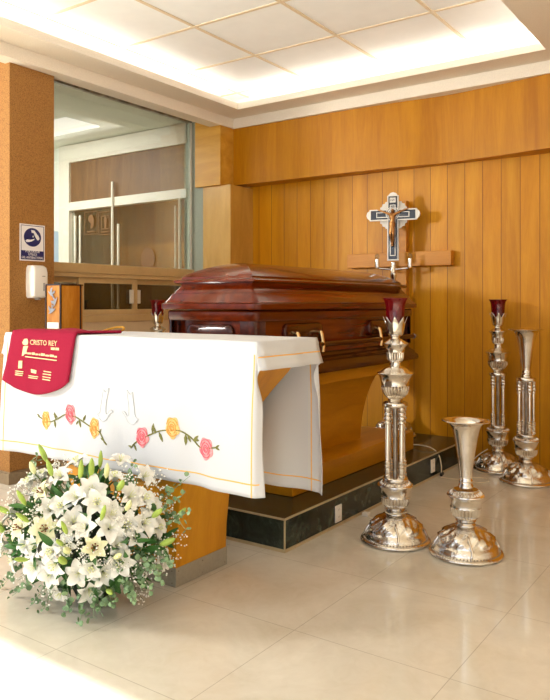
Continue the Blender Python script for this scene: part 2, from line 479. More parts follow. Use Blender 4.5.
# ceiling: low slab with an opening, tray and panels above, cornice along the walls
OX0, OX1, OY0, OY1 = -4.008, -1.318, 0.6, 5.14
ZS = 3.0
bm = B()
def slab(x0, x1, y0, y1, z0, z1): box(bm, x0, x1, y0, y1, z0, z1)
slab(XL - .34, OX0, -1.0, YB, ZS, ZS + .055); slab(OX1, 3.2, -1.0, YB, ZS, ZS + .055)
slab(OX0, OX1, -1.0, OY0, ZS, ZS + .055); slab(OX0, OX1, OY1, YB, ZS, ZS + .055)
struct('ceiling', bm, 'soffit')
bm = B()
TX0, TX1, TY0, TY1 = OX0 - .30, OX1 + .30, OY0 - .3, OY1 + .3
slab(TX0 - .05, TX0, TY0, TY1, ZS + .055, 3.2); slab(TX1, TX1 + .05, TY0, TY1, ZS + .055, 3.2)
slab(TX0, TX1, TY0 - .05, TY0, ZS + .055, 3.2); slab(TX0, TX1, TY1, TY1 + .05, ZS + .055, 3.2)
slab(TX0 - .05, TX1 + .05, TY0 - .05, TY1 + .05, 3.2, 3.25)
struct('ceiling_tray', bm, 'tile_ceiling')
bm = B()
for k in range(-2, 4):
    x = -3.377 + .737 * k
    if TX0 < x < TX1: box(bm, x - .012, x + .012, TY0, TY1, 3.194, 3.2)
for k in range(-5, 2):
    y = 4.55 + .715 * k
    if TY0 < y < TY1: box(bm, TX0, TX1, y - .012, y + .012, 3.1945, 3.2)
struct('trim_4', bm, 'tbar')
bm = B()                                                               # cornice strip, dropped at the walls
def corn(x0, x1, y0, y1, nx, ny): box(bm, x0, x1, y0, y1, 2.908, ZS)
corn(XL - .05, -4.252, -1.0, 5.44, 1, 0); corn(-4.252, 3.2, 5.385, YB, 0, -1)
struct('trim_5', bm, 'soffit')
def strip(n, x0, x1, y0, y1, lab):
    t = thing('cove_lamp', lab, 'lamp', ((x0 + x1) / 2, (y0 + y1) / 2, ZS + .055), 'cove lamps around the ceiling tray')
    bm = B(); box(bm, x0 - .005, x1 + .005, y0 - .005, y1 + .005, ZS + .055, ZS + .064); obj('housing', bm, 'white_plastic', t)
    bm = B(); box(bm, x0, x1, y0, y1, ZS + .064, ZS + .08); obj('tube', bm, 'cove', t)
strip(1, OX0 - .20, OX0 - .17, OY0, OY1, 'warm cove lamp hidden along the ceiling tray edge over the glazed wall')
strip(2, OX1 + .17, OX1 + .20, OY0, OY1, 'warm cove lamp hidden along the ceiling tray edge opposite the glazed wall')
strip(3, OX0, OX1, OY1 + .17, OY1 + .20, 'warm cove lamp hidden along the ceiling tray edge over the wood wall')
strip(4, OX0, OX1, OY0 - .20, OY0 - .17, 'warm cove lamp hidden along the ceiling tray edge farthest from the wood wall')

# ------------------------------------------------------------------ platform
plat = thing('platform', 'low black green marble platform under the casket with pale edge line', 'platform', (-2.7, 4.2, 0))
PX, PY = -2.025, 2.977
obj('marble_block', box(B(), -3.42, PX, PY, YB - .002, .006, .168), 'marble', plat)
bm = B()
box(bm, PX - .006, PX + .0015, PY, YB - .003, .161, .1695); box(bm, -3.42, PX, PY - .0015, PY + .006, .161, .1695)
box(bm, PX - .005, PX + .0018, PY - .0018, PY + .005, .0, .168)
box(bm, -3.42, PX + .004, PY - .004, PY + .004, 0, .016); box(bm, PX - .004, PX + .004, PY, YB - .003, 0, .016)
obj('edge_strip', bm, 'edge', plat)
for y, z, lab in ((3.507, .072, 'white wall outlet low on platform side nearest its front corner'), (4.85, .09, 'white wall outlet on platform side beyond the silver candlestick')):
    t = thing('power_outlet', lab, 'outlet', (PX, y, z), 'outlets on the platform side')
    obj('cover_plate', box(B(), PX, PX + .006, y - .035, y + .035, z - .047, z + .047, .003), 'white_plastic', t)
    for dz in (-.02, .02):
        s = obj('socket', box(B(), PX + .005, PX + .008, y - .017, y + .017, z + dz - .014, z + dz + .014, .002), 'white_plastic', t)
        bm = B()
        for dy in (-.006, .006): box(bm, PX + .0075, PX + .0085, y + dy - .0012, y + dy + .0012, z + dz - .003, z + dz + .007)
        obj('slots', bm, 'grey_plastic', s)

# ------------------------------------------------------------------ casket stand
CX, CY = -2.642, 4.14
st = thing('casket_stand', 'amber veneer casket stand with flared body on the marble platform', 'stand', (CX, CY, .168))
obj('base', box(B(), CX - .425, CX + .425, 3.335, 4.955, .1695, .300, .004), 'stand_wood', st)
bm = B()
prof = [(.30, .36), (.36, .365), (.46, .385), (.56, .42), (.64, .465), (.70, .515), (.745, .56)]
rows = []
for z, hl in prof:
    hw = .225 + .03 * ((z - .3) / .445) ** 2
    rows.append([(CX - hw, CY - hl, z), (CX + hw, CY - hl, z), (CX + hw, CY + hl, z), (CX - hw, CY + hl, z)])
V = grid(bm, rows, closed_v=True); cap(bm, V[0]); cap(bm, V[-1])
obj('body', bm, 'stand_wood', st, 25)
obj('top', box(B(), CX - .335, CX + .335, 3.22, 5.06, .745, .823, .004), 'stand_wood', st)

# ------------------------------------------------------------------ casket
HW, Y0, Y1 = .357, 3.085, 5.19
ck = thing('casket', 'closed glossy red mahogany casket with moulded domed lid on the stand', 'casket', (CX, CY, .823))
def rectring(bm_pts, inset, z, cut):
    x0, x1, y0, y1 = CX - HW + inset, CX + HW - inset, Y0 + inset, Y1 - inset
    c = max(cut, .0004)
    out = []
    for (cx, cy, sx, sy, fl) in ((x1, y0, -1, 1, 0), (x1, y1, -1, -1, 1), (x0, y1, 1, -1, 0), (x0, y0, 1, 1, 1)):
        q = []
        for k in range(4):
            a = k / 3 * math.pi / 2
            # rounded corner from the x-side to the y-side
            q.append((cx + sx * c * (1 - math.sin(a)), cy + sy * c * (1 - math.cos(a)), z))
        out += q if fl == 0 else q[::-1]
    return out
def moulding(bm, prof, capb=True, capt=True):
    V = grid(bm, [rectring(None, i, z, c) for i, z, c in prof], closed_v=True)
    if capb: cap(bm, V[0])
    if capt: cap(bm, V[-1])
# lower body
bm = B()
moulding(bm, [(.055, .93, .05), (.055, 1.145, .05), (.028, 1.15, .05), (.022, 1.16, .055), (.022, 1.198, .055), (.03, 1.208, .05)])
obj('body', bm, 'casket_wood', ck, 35)
bm = B()
moulding(bm, [(-.012, .823, .05), (-.016, .835, .05), (-.012, .857, .05), (.004, .872, .05), (.008, .884, .05), (.024, .90, .05), (.04, .915, .05), (.044, .93, .05), (.05, .945, .05), (.06, .95, .05)])
obj('base_moulding', bm, 'casket_dark', ck, 40)
# lid: stepped mouldings then a mitred dome
bm = B()
moulding(bm, [(.02, 1.212, .05), (-.004, 1.214, .055), (-.006, 1.222, .055), (-.006, 1.244, .055), (.004, 1.250, .05), (.012, 1.253, .045), (.016, 1.258, .04), (.030, 1.275, .035), (.044, 1.297, .03), (.048, 1.305, .025), (.060, 1.308, .02),
              (.063, 1.316, .02), (.076, 1.332, .015), (.089, 1.346, .01), (.092, 1.361, .01), (.068, 1.365, .01), (.061, 1.370, .01), (.060, 1.378, .01), (.066, 1.385, .01), (.080, 1.389, .008), (.094, 1.391, .006)], True, True)
obj('lid_rim', bm, 'casket_wood', ck, 35)
bm = B()
moulding(bm, [(.094, 1.389, .004), (.098, 1.402, .003), (.115, 1.417, .002), (.15, 1.436, .002), (.20, 1.458, .002), (.25, 1.473, .001), (.30, 1.484, .001), (.345, 1.490, .001), (.3565, 1.4905, .0005)])
obj('lid_dome', bm, 'casket_wood', ck, 30)
# corner posts
for sx in (-1, 1):
    for yy, sy in ((Y0, 1), (Y1, -1)):
        bm = B()
        xx = CX + sx * (HW - .03)
        y_ = yy + sy * .03
        pts = [(0, .0), (.0, .085), (.012, .085), (.012, .012), (.085, .012), (.085, 0)]
        c = .045
        poly = []
        for k in range(6):
            a = k / 5 * math.pi / 2
            poly.append((c * (1 - math.sin(a)), c * (1 - math.cos(a))))
        poly = [(0, .10), (0, .10)][:1] + poly + [(.10, 0), (.10, .03), (.03, .10)]
        ring = []
        prism(bm, poly, lambda a, b, d, xx=xx, y_=y_, sx=sx, sy=sy: Vector((xx - sx * a, y_ + sy * b, .945 + d)), .205)
        obj('corner_post', bm, 'casket_dark', ck, 30)
# framed side and end panels' raised ovals
def oval(w, h, r, n=6):
    out = []
    for cx, cy, a0 in ((w - r, h - r, 0), (-w + r, h - r, 90), (-w + r, -h + r, 180), (w - r, -h + r, 270)):
        for k in range(n + 1):
            a = R(a0 + 90 * k / n); out.append((cx + r * math.cos(a), cy + r * math.sin(a)))
    return out
def plaque(F, w, h):
    bm = B()
    rows = [[F(a, b, 0) for a, b in oval(w, h, h * .75)], [F(a, b, .016) for a, b in oval(w, h, h * .75)], [F(a, b, .024) for a, b in oval(w - .006, h - .006, h * .72)],
            [F(a, b, .026) for a, b in oval(w - .016, h - .016, h * .6)], [F(a, b, .029) for a, b in oval(w - .024, h - .024, h * .5)]]
    V = grid(bm, rows, closed_v=True); cap(bm, V[0]); cap(bm, V[-1])
    return bm
for y in (3.60, 4.68, 4.14):
    for sx in (1, -1):
        pass
for sx in (1, -1):
    for y, hl in ((3.62, .21), (4.66, .21)):
        F = lambda a, b, d, y=y, sx=sx: Vector((CX + sx * (HW - .056 + d), y + a, 1.075 + b))
        p = obj('handle_plaque', plaque(F, hl, .056), 'casket_dark', ck, 40)
        for dy in (-.13, .13):
            bm = B()
            x0 = CX + sx * (HW - .03)
            pts = spline([(x0, y + dy, 1.075), (x0 + sx * .03, y + dy, 1.07), (x0 + sx * .04, y + dy, 1.03), (x0 + sx * .046, y + dy, .985), (x0 + sx * .042, y + dy, .955)], 5)
            tube(bm, pts, .0145, 8)
            obj('bracket', bm, 'gold', p, 60, 'gold handle bracket')
    bm = B(); tube(bm, [(CX + sx * (HW + .012), 3.3, 1.0), (CX + sx * (HW + .012), 5.08, 1.0)], .017, 14)
    hb = obj('handle_bar', bm, 'casket_dark', ck, 40)
    for ya, yb in ((3.27, 3.305), (5.075, 5.11)):
        bm = B(); tube(bm, [(CX + sx * (HW + .012), ya, 1.0), (CX + sx * (HW + .012), yb, 1.0)], .021, 14); obj('end_cap', bm, 'silver', hb, 40)
for yy, sy in ((Y0, -1), (Y1, 1)):
    F = lambda a, b, d, yy=yy, sy=sy: Vector((CX + a, yy - sy * .056 + sy * d, 1.075 + b))
    obj('end_plaque', plaque(F, .17, .056), 'casket_dark', ck, 40)

# ------------------------------------------------------------------ altar
al = thing('altar', 'amber veneer pedestal altar with steel kick plate under the white cloth', 'altar', (-2.51, 2.51, 0))
AX = -2.515
AY0, AY1 = 2.338, 2.688
prof = [(.0, .344), (.10, .346), (.20, .350), (.35, .368), (.47, .388), (.60, .43), (.75, .525), (.86, .625), (.94, .705), (1.0, .755), (1.05, .79)]
bm = B()
rows = [[(AX - h, AY0, z), (AX + h, AY0, z), (AX + h, AY1, z), (AX - h, AY1, z)] for z, h in prof]
V = grid(bm, rows, closed_v=True); cap(bm, V[0]); cap(bm, V[-1])
obj('pedestal', bm, 'altar_wood', al, 25)
obj('tabletop', box(B(), -3.325, -1.70, 2.30, 2.735, 1.05, 1.092, .004), 'altar_wood', al)
bm = B()
h = .3465
box(bm, AX - h - .003, AX + h + .003, AY0 - .003, AY0, .002, .085); box(bm, AX - h - .003, AX + h + .003, AY1, AY1 + .003, .002, .085)
box(bm, AX + h, AX + h + .003, AY0, AY1, .002, .085); box(bm, AX - h - .003, AX - h, AY0, AY1, .002, .085)
kp = obj('kick_plate', bm, 'steel', al)
for x, y, z in [(AX + h + .003, yy, zz) for yy in (AY0 + .015, 2.513, AY1 - .015) for zz in (.016, .07)] + [(AX + h - .02, AY0 - .003, zz) for zz in (.016, .07)]:
    obj('screw', ball(B(), (x, y, z), .004, 1), 'silver_dark', kp, 180)

# ------------------------------------------------------------------ altar cloth
TXL, TXR, TYF, TYB, TZ = -3.335, -1.692, 2.292, 2.742, 1.0955
OV, DF, DB = .115, .612, .695
def ripple(x, t):
    w = smooth(t / .6)
    return w * (.010 * math.sin(7.3 * x + 1.2) + .006 * math.sin(17 * x + 2.3 * t) + .004 * math.sin(31 * x - 4 * t)) * (1 if x > TXL else 1)
def cloth_pt(u, v):
    """u along the altar, v from the back hem (-) over the top (0..D) to the front hem."""
    D = TYF - TYB
    e = max(0, u - TXR, TXL - u); sx = 1 if u > TXR else -1
    xe = TXR if u > TXR else TXL
    depth = TYB - TYF
    if v < 0: side, t = 'b', -v
    elif v > depth: side, t = 'f', v - depth
    else: side, t = 't', 0
    if e <= 0:
        if side == 't':
            y = TYB - v
            return Vector((u, y, TZ + .0007 * math.sin(11 * u + 7 * y)))
        s = -1 if side == 'f' else 1
        yb = TYF if side == 'f' else TYB
        r = ripple(u, t) if side == 'f' else ripple(u + .7, t) * 1.3
        return Vector((u, yb + s * (.006 * smooth(t / .02)) + s * (.012 + r) * smooth(t / .3), TZ - t))
    if side == 't':
        y = TYB - v; q = v / depth
        bulge = .016 * math.sin(math.pi * q) + .006 * math.sin(14 * q + 1)
        y2 = lerp(y, (TYB + TYF) / 2, -.02 * e / OV)
        return Vector((xe + sx * (.006 + bulge * e / OV + .02 * (e / OV) ** 2), y2, TZ - e * .97))
    s = -1 if side == 'f' else 1
    yb = TYF if side == 'f' else TYB
    w = smooth(t / .22)
    r = (ripple(xe, t) if side == 'f' else ripple(xe + .7, t) * 1.3)
    wob = .012 * math.sin(9 * t + (1 if side == 'f' else 2.2)) * smooth(t / .2)
    pin = math.exp(-((t - .13) / .09) ** 2)
    x = xe + sx * (.006 + .02 * (e / OV) ** 2 * (1 - w) + (.17 * e) * w + wob * .6 * e / OV - .035 * pin * e / OV + .008 * smooth((t - .3) / .3) * e / OV)
    y = yb + s * (.006 * smooth(t / .02)) + s * (.012 + r) * smooth(t / .3) - s * e * .30 * w
    zz = TZ - lerp(e * .97 + t * .0 if t < .001 else math.hypot(t, e * .97), max(t, e * .2) + .0 * e, smooth(t / .45))
    return Vector((x, y, zz))
cl = thing('altar_cloth', 'white embroidered altar cloth with orange stitched border draped over the altar', 'tablecloth', (-2.51, 2.51, 1.0955))
us = [TXL - OV + OV * k / 6 for k in range(6)] + [TXL + (TXR - TXL) * k / 84 for k in range(85)] + [TXR + OV * (k + 1) / 6 for k in range(6)]
vs = [-DB + DB * k / 32 for k in range(32)] + [-.012, -.004] + [(TYB - TYF) * k / 12 for k in range(13)]
vs += [(TYB - TYF) + d for d in (.004, .012, .025)] + [(TYB - TYF) + .025 + (DF - .025) * (k + 1) / 32 for k in range(32)]
vs.sort()
bm = B(); grid(bm, [[cloth_pt(u, v) for u in us] for v in vs])
co = obj('cloth', bm, 'cloth', cl, 180)
so = co.modifiers.new('Thickness', 'SOLIDIFY'); so.thickness = .0022; so.offset = 0
def front(x, z, d=.003):
    p = cloth_pt(x, (TYB - TYF) + (TZ - z)); return Vector((p.x, p.y - d, p.z))
# stitched border
def ribbon(bm, pts, nrm, w):
    rows = []
    for i, p in enumerate(pts):
        t = (pts[min(i + 1, len(pts) - 1)] - pts[max(i - 1, 0)]).normalized()
        n = nrm(i) if callable(nrm) else Vector(nrm)
        s = t.cross(n).normalized() * w / 2
        q = p + n * .0022
        rows.append([q - s, q + s, q + s - n * .0012, q - s - n * .0012])
    V = grid(bm, rows, closed_v=True); cap(bm, V[0]); cap(bm, V[-1])
bm = B()
dep = TYB - TYF
e0 = .058
ribbon(bm, [cloth_pt(TXL + .005 + (TXR - .0 + e0 - TXL) * k / 120, dep + DF - .052) for k in range(121)], (0, -1, 0), .005)
for uu in (TXL + .03, TXR - .006): ribbon(bm, [cloth_pt(uu, dep + .05 + (DF - .05) * k / 40) for k in range(41)], (0, -1, 0), .005)
ribbon(bm, [cloth_pt(TXR + .062, dep * k / 30) for k in range(-1, 32)], (1, 0, 0), .005)
ribbon(bm, [cloth_pt(TXL - .062, dep * k / 30) for k in range(-1, 32)], (-1, 0, 0), .005)
ribbon(bm, [cloth_pt(TXR - .04, -(.03 + (DB - .03) * k / 40)) for k in range(41)], (0, -1, 0), .005)
ribbon(bm, [cloth_pt(TXL + .1 + (TXR - TXL - .1 + .06) * k / 100, -(DB - .055)) for k in range(101)], (0, -1, 0), .005)
obj('border_stitching', bm, 'thread', cl)
# roses
def rose(x, z, w, h, m):
    bm = B(); n = 40
    seed = x * 37
    def rim(s, ph, amp, dep_): return [front(x + s * w / 2 * math.cos(a) * (1 + amp * math.sin(5 * a + ph)), z + s * h / 2 * math.sin(a) * (1 + amp * math.sin(5 * a + ph)), dep_) for a in [2 * math.pi * k / n for k in range(n)]]
    V = grid(bm, [rim(1, seed, .09, .0012), rim(1, seed, .09, .004), rim(.72, seed + 1, .1, .0055), rim(.68, seed + 1, .1, .004), rim(.42, seed + 2, .1, .0062), rim(.36, seed + 2, .1, .0045), rim(.14, seed, .0, .006)], closed_v=True)
    cap(bm, V[0]); cap(bm, V[-1])
    o = obj('embroidered_rose', bm, m, cl, 50)
    bm = B()
    for s, a0, a1 in ((.86, 20, 160), (.8, 190, 330), (.6, 100, 260), (.55, -60, 80), (.33, 0, 200), (.3, 200, 380), (.16, 0, 300)):
        tube(bm, [front(x + s * w / 2 * math.cos(R(lerp(a0, a1, k / 10))), z + s * h / 2 * math.sin(R(lerp(a0, a1, k / 10))), .006) for k in range(11)], .0022, 5)
    obj('petal_outline', bm, m + '2', o)
for x, z, w, h, m in ((-2.982, .669, .072, .09, 'rose_orange'), (-2.797, .715, .076, .096, 'rose_pink'), (-2.612, .668, .076, .094, 'rose_orange'),
                      (-2.308, .657, .074, .088, 'rose_pink'), (-2.128, .716, .074, .092, 'rose_orange'), (-1.941, .647, .082, .09, 'rose_pink')):
    rose(x, z, w, h, m)
def vine(pts, leaves):
    bm = B()
    q = spline([(x, z, 0) for x, z in pts], 6)
    tube(bm, [front(p.x, p.y, .0028) for p in q], .0032, 6)
    for x, z, a, l in leaves:
        out = [(0, 0), (.35, .22), (.7, .18), (1, 0), (.7, -.18), (.35, -.22)]
        ca, sa = math.cos(R(a)), math.sin(R(a))
        prism(bm, [(x + .8 * l * (p * ca - q_ * .75 * sa), z + .8 * l * (p * sa + q_ * .75 * ca)) for p, q_ in out], lambda a_, b_, d: front(a_, b_, .0018 + d), .0022)
    obj('embroidered_vine', bm, 'vine', cl)
vine([(-3.05, .68), (-3.0, .668), (-2.94, .665), (-2.887, .685), (-2.834, .709), (-2.761, .706), (-2.711, .692), (-2.654, .673), (-2.578, .658), (-2.55, .635), (-2.531, .61)],
     [(-3.04, .68, 150, .03), (-2.90, .68, 110, .045), (-2.91, .675, -80, .045), (-2.89, .69, 150, .04), (-2.73, .697, -70, .05), (-2.70, .69, 60, .045), (-2.735, .69, -130, .035), (-2.57, .65, 60, .03), (-2.56, .63, -30, .03), (-2.535, .615, -40, .03)])
vine([(-2.381, .6), (-2.349, .628), (-2.268, .669), (-2.214, .691), (-2.161, .702), (-2.089, .706), (-2.029, .68), (-1.979, .648), (-1.914, .654), (-1.875, .662)],
     [(-2.375, .605, 170, .03), (-2.36, .62, -60, .04), (-2.25, .68, 80, .055), (-2.23, .68, 110, .04), (-2.21, .69, -60, .06), (-2.06, .695, -90, .06), (-2.05, .69, -60, .04), (-2.02, .67, 40, .05), (-2.02, .675, 0, .045), (-1.885, .66, 30, .03), (-1.885, .66, -20, .03)])
def dove(x, z, s, flip):
    out = [(-.055, -.055), (-.02, -.075), (.02, -.06), (.04, -.03), (.058, -.012), (.075, -.004), (.06, .008), (.045, .0), (.03, -.02), (.015, -.02), (.01, .03), (.02, .10), (.03, .15), (.0, .12), (-.02, .14), (-.03, .08), (-.04, .03), (-.045, -.01), (-.06, -.03), (-.075, -.03)]
    bm = B()
    F = lambda a, b: (x + flip * a * s, z + b * s)
    pts = [F(a, b) for a, b in out]
    prism(bm, pts, lambda a, b, d: front(a, b, .001 + d), .0025)
    o = obj('embroidered_dove', bm, 'cloth', cl)
    bm = B(); cp = pts + pts[:1]
    tube(bm, [front(p.x, p.y, .004) for p in spline([(a, b, 0) for a, b in cp], 3)], .0013, 5)
    obj('dove_outline', bm, 'dove_thread', o)
dove(-2.537, .757, .68, 1); dove(-2.383, .757, .68, -1)

# ------------------------------------------------------------------ burgundy bag
bg = thing('burgundy_bag', 'burgundy cotton drawstring bag with cream print draped over the altar cloth', 'bag', (-3.02, 2.30, 1.1))
BAGZ = [(p.x, p.y) for p in spline([(0, .852, 0), (.1, .832, 0), (.25, .81, 0), (.5, .793, 0), (.72, .808, 0), (.9, .838, 0), (1, .872, 0)], 6)]
def bag_pt(s, t, off=0.):
    """s across 0..1, t from the back on the tabletop (-) to the front hem"""
    zb = interp(BAGZ, s)
    drop = TZ - zb
    if t < 0:
        y = TYF - t * .15
        xl, xr = lerp(-3.255, -3.20, -t), lerp(-2.757, -2.80, -t)
        return Vector((lerp(xl, xr, s), y, TZ + .012 + off + .006 * math.sin(math.pi * s) + .004 * math.sin(9 * s - t * 3)))
    d = drop * t
    xl = lerp(-3.255, -3.302, t ** 1.3); xr = lerp(-2.757, -2.79, t)
    x = lerp(xl, xr, s)
    p = cloth_pt(x, (TYB - TYF) + d)
    rnd = .012 * (1 - smooth(d / .03))
    fold = .004 * math.sin(7 * s + 3 * t) * smooth(t * 2) + .006 * smooth((t - .6) / .4)
    return Vector((x, p.y - .010 - off - fold - .004 * smooth(d / .03), TZ + rnd + off * (1 - smooth(d / .03)) - d))
bm = B()
ts = [-1 + k / 6 for k in range(6)] + [k / 26 for k in range(27)]
ss = [k / 24 for k in range(25)]
grid(bm, [[bag_pt(s, t) for s in ss] for t in ts])
b_ = obj('bag_body', bm, 'bag', bg, 180)
so = b_.modifiers.new('Thickness', 'SOLIDIFY'); so.thickness = .008; so.offset = 0
bm = B()
pts = spline([(-2.80, 2.36, 1.107), (-2.76, 2.42, 1.106), (-2.72, 2.47, 1.106), (-2.69, 2.505, 1.107)], 5)
rows = []
for i, p in enumerate(pts):
    f = i / (len(pts) - 1); w = lerp(.05, .016, f); hgt = lerp(.008, .008, f)
    dv = Vector((.65, -.76, 0))
    dv = Vector((.7, -.7, 0))
    rows.append([p + dv * w * math.cos(a) + Vector((0, 0, hgt * math.sin(a))) for a in [2 * math.pi * k / 10 for k in range(10)]])
V = grid(bm, rows, closed_v=True); cap(bm, V[0]); cap(bm, V[-1])
obj('gathered_neck', bm, 'bag', bg, 180)
bm = B()
tube(bm, spline([(-2.80, 2.47, 1.105), (-2.79, 2.51, 1.116), (-2.76, 2.54, 1.126), (-2.72, 2.545, 1.126), (-2.695, 2.525, 1.118), (-2.688, 2.50, 1.110)], 6), .005, 8)
obj('drawstring', bm, 'cord_yellow', bg, 180)
def bag_map(x, z, d=0):
    s = (x + 3.275) / .51; 
    zb = interp(BAGZ, max(0, min(1, s)))
    t = (TZ - z) / (TZ - zb)
    p = bag_pt(max(0, min(1, s)), max(0, t)); return Vector((x, p.y - .0055 - d, z))
def bagtext(s, x, z, size, stretch=1., slope=0.):
    bm = B()
    text_bm(bm, s, size, lambda a, b, d: bag_map(x + a, z + b + slope * a, d), .0012, 'LEFT', stretch)
    obj('printing', bm, 'print', bg)
bagtext('CRISTO REY', -3.095, 1.040, .037, 1.05)
bm = B()
for x, z, w in ((-3.13, .981, .25),): prism(bm, [(x, z), (x + w, z - .008), (x + w, z - .013), (x, z - .005)], lambda a, b, d: bag_map(a, b, d), .0012)
for x, w, hh in ((-2.93, .03, .012), (-2.895, .028, .012)):
    prism(bm, [(x, 1.02), (x + w, 1.02), (x + w, 1.02 + hh), (x, 1.02 + hh)], lambda a, b, d: bag_map(a, b, d), .0012)
for x, w, hh in ((-3.13, .012, .02), (-3.113, .03, .014), (-3.078, .022, .019), (-3.05, .02, .013), (-3.025, .012, .014), (-3.008, .03, .019), (-2.972, .03, .013), (-2.937, .032, .018), (-2.90, .02, .013)):
    zz = .992 - (x + 3.13) * .035
    prism(bm, [(x, zz), (x + w, zz), (x + w, zz + hh * .62), (x, zz + hh * .62)], lambda a, b, d: bag_map(a, b, d), .0012)
# standing bird-like mark and small printed blocks
prism(bm, [(-3.155, 1.05), (-3.14, 1.068), (-3.118, 1.07), (-3.108, 1.055), (-3.112, 1.04), (-3.13, 1.035), (-3.15, 1.04)], lambda a, b, d: bag_map(a, b, d), .0012)
prism(bm, [(-3.145, 1.03), (-3.108, 1.034), (-3.118, 1.01), (-3.14, .985), (-3.155, .98), (-3.15, 1.005)], lambda a, b, d: bag_map(a, b, d), .0012)
prism(bm, [(-3.178, .955), (-3.15, .957), (-3.152, .918), (-3.18, .916)], lambda a, b, d: bag_map(a, b, d), .0012)
prism(bm, [(-3.085, .918), (-3.04, .914), (-3.042, .896), (-3.082, .9)], lambda a, b, d: bag_map(a, b, d), .0012)
for x, z, w in ((-3.2, .905, .06), (-3.2, .895, .06), (-3.2, .886, .055), (-3.1, .886, .075), (-3.1, .877, .07), (-2.98, .915, .065), (-2.985, .902, .07), (-2.985, .888, .07), (-2.985, .876, .068)):
    prism(bm, [(x, z), (x + w, z - .002), (x + w, z - .0065), (x, z - .0045)], lambda a, b, d: bag_map(a, b, d), .0012)
obj('printed_marks', bm, 'print', bg)

# ------------------------------------------------------------------ urn on the altar
ur = thing('cremation_urn', 'upright wooden urn with silver dove ornament standing on the altar cloth', 'urn', (-3.25, 2.615, 1.098))
ux0, ux1, uy0, uy1, uz0, uz1 = -3.312, -3.19, 2.53, 2.70, 1.098, 1.352
bm = B()
c = .02
poly = [(ux0, uy0), (ux1, uy0), (ux1, uy1 - c * 1.8), (ux1 - c * 1.2, uy1), (ux0, uy1)]
prism(bm, poly, lambda a, b, d: Vector((a, b, uz0 + d)), uz1 - uz0 - .006)
obj('body', bm, 'urn_wood', ur, 20)
bm = B()
prism(bm, [(a + (.003 if a > -3.25 else -.003), b + (.003 if b > 2.6 else -.003)) for a, b in poly], lambda a, b, d: Vector((a, b, uz1 - .006 + d)), .008)
for (a, b) in ((ux0, uy0), (ux1, uy0), (ux1, uy1 - c * 1.8)):
    box(bm, a - .0045, a + .0045, b - .0045, b + .0045, uz0, uz1 - .005, .001)
box(bm, ux0 - .002, ux1 + .002, uy0 - .002, uy1 - .03, uz0, uz0 + .008)
obj('edging', bm, 'urn_edge', ur)
obj('white_label', box(B(), -3.30, -3.203, uy0 - .004, uy0, uz0 + .012, uz0 + .046, .0015), 'white_plastic', ur)
bm = B()
def bird(cx, cz, s, ang):
    out = [(-.5, -.1), (-.2, -.05), (-.3, .3), (-.15, .55), (0, .2), (.12, .1), (.3, .5), (.42, .3), (.25, .02), (.5, -.05), (.62, -.1), (.4, -.18), (.1, -.22), (-.2, -.22)]
    ca, sa = math.cos(R(ang)), math.sin(R(ang))
    prism(bm, [(cx + s * (a * ca - b * sa), cz + s * (a * sa + b * ca)) for a, b in out], lambda a, b, d: Vector((a, uy0 - .001 - d, b)), .006)
bird(-3.262, 1.305, .058, -35); bird(-3.235, 1.255, .058, 60); bird(-3.262, 1.21, .06, 25)
obj('dove_ornament', bm, 'silver', ur)

# ------------------------------------------------------------------ sign and dispenser on the pillar
def onPil(y, z): return lambda a, b, d: Vector((XL + .0005 + d, y + a, z + b))
sg = thing('wall_sign', 'navy and white hand hygiene sign on the brown pillar', 'sign', (XL, 3.195, 1.677))
SW, SH = .104, .129
F = onPil(3.195, 1.677)
bm = B(); prism(bm, [(-SW, -SH), (SW, -SH), (SW, SH), (-SW, SH)], F, .004); obj('board', bm, 'sign_white', sg)
bm = B()
def bar(a0, a1, b0, b1): prism(bm, [(a0, b0), (a1, b0), (a1, b1), (a0, b1)], lambda a, b, d: F(a, b, .004 + d), .0008)
w = .004
bar(-SW + .008, SW - .008, SH - .012, SH - .008); bar(-SW + .008, -SW + .012, -SH + .008, SH - .012); bar(SW - .012, SW - .008, -SH + .008, SH - .012)
bar(-SW + .012, SW - .012, -SH + .008, -SH + .072)
prism(bm, [(.072 * math.cos(2 * math.pi * k / 36), .038 + .066 * math.sin(2 * math.pi * k / 36)) for k in range(36)], lambda a, b, d: F(a, b, .004 + d), .0008)
obj('pictogram_field', bm, 'navy', sg)
bm = B()
G = lambda a, b, d: F(a, b, .005 + d)
prism(bm, [(-.06, .012), (-.045, .022), (-.02, .02), (.0, .024), (.018, .03), (.012, .02), (-.01, .008), (-.03, .003), (-.05, .002)], G, .0008)
prism(bm, [(-.012, .09), (.015, .088), (.03, .07), (.05, .05), (.058, .03), (.045, .018), (.03, .03), (.018, .05), (.008, .07), (-.008, .07)], G, .0008)
prism(bm, [(.004, .052), (.01, .044), (.004, .036), (-.002, .044)], G, .0008)
obj('hand_pictogram', bm, 'sign_white', sg); bm = B()
for s, b, sz in (('POR FAVOR', -.071, .026), ('UTILICE', -.091, .024), ('GEL ANTIBACTERIAL', -.113, .0225)):
    text_bm(bm, s, sz, lambda a, bb, d, b=b: G(a, bb + b, d), .0008, 'CENTER', .86)
obj('lettering', bm, 'sign_white', sg)
dp = thing('gel_dispenser', 'white plastic gel dispenser mounted on the pillar below the sign', 'dispenser', (XL, 3.205, 1.4))
bm = B()
y0, y1, z0, z1 = 3.143, 3.268, 1.285, 1.515
rows = []
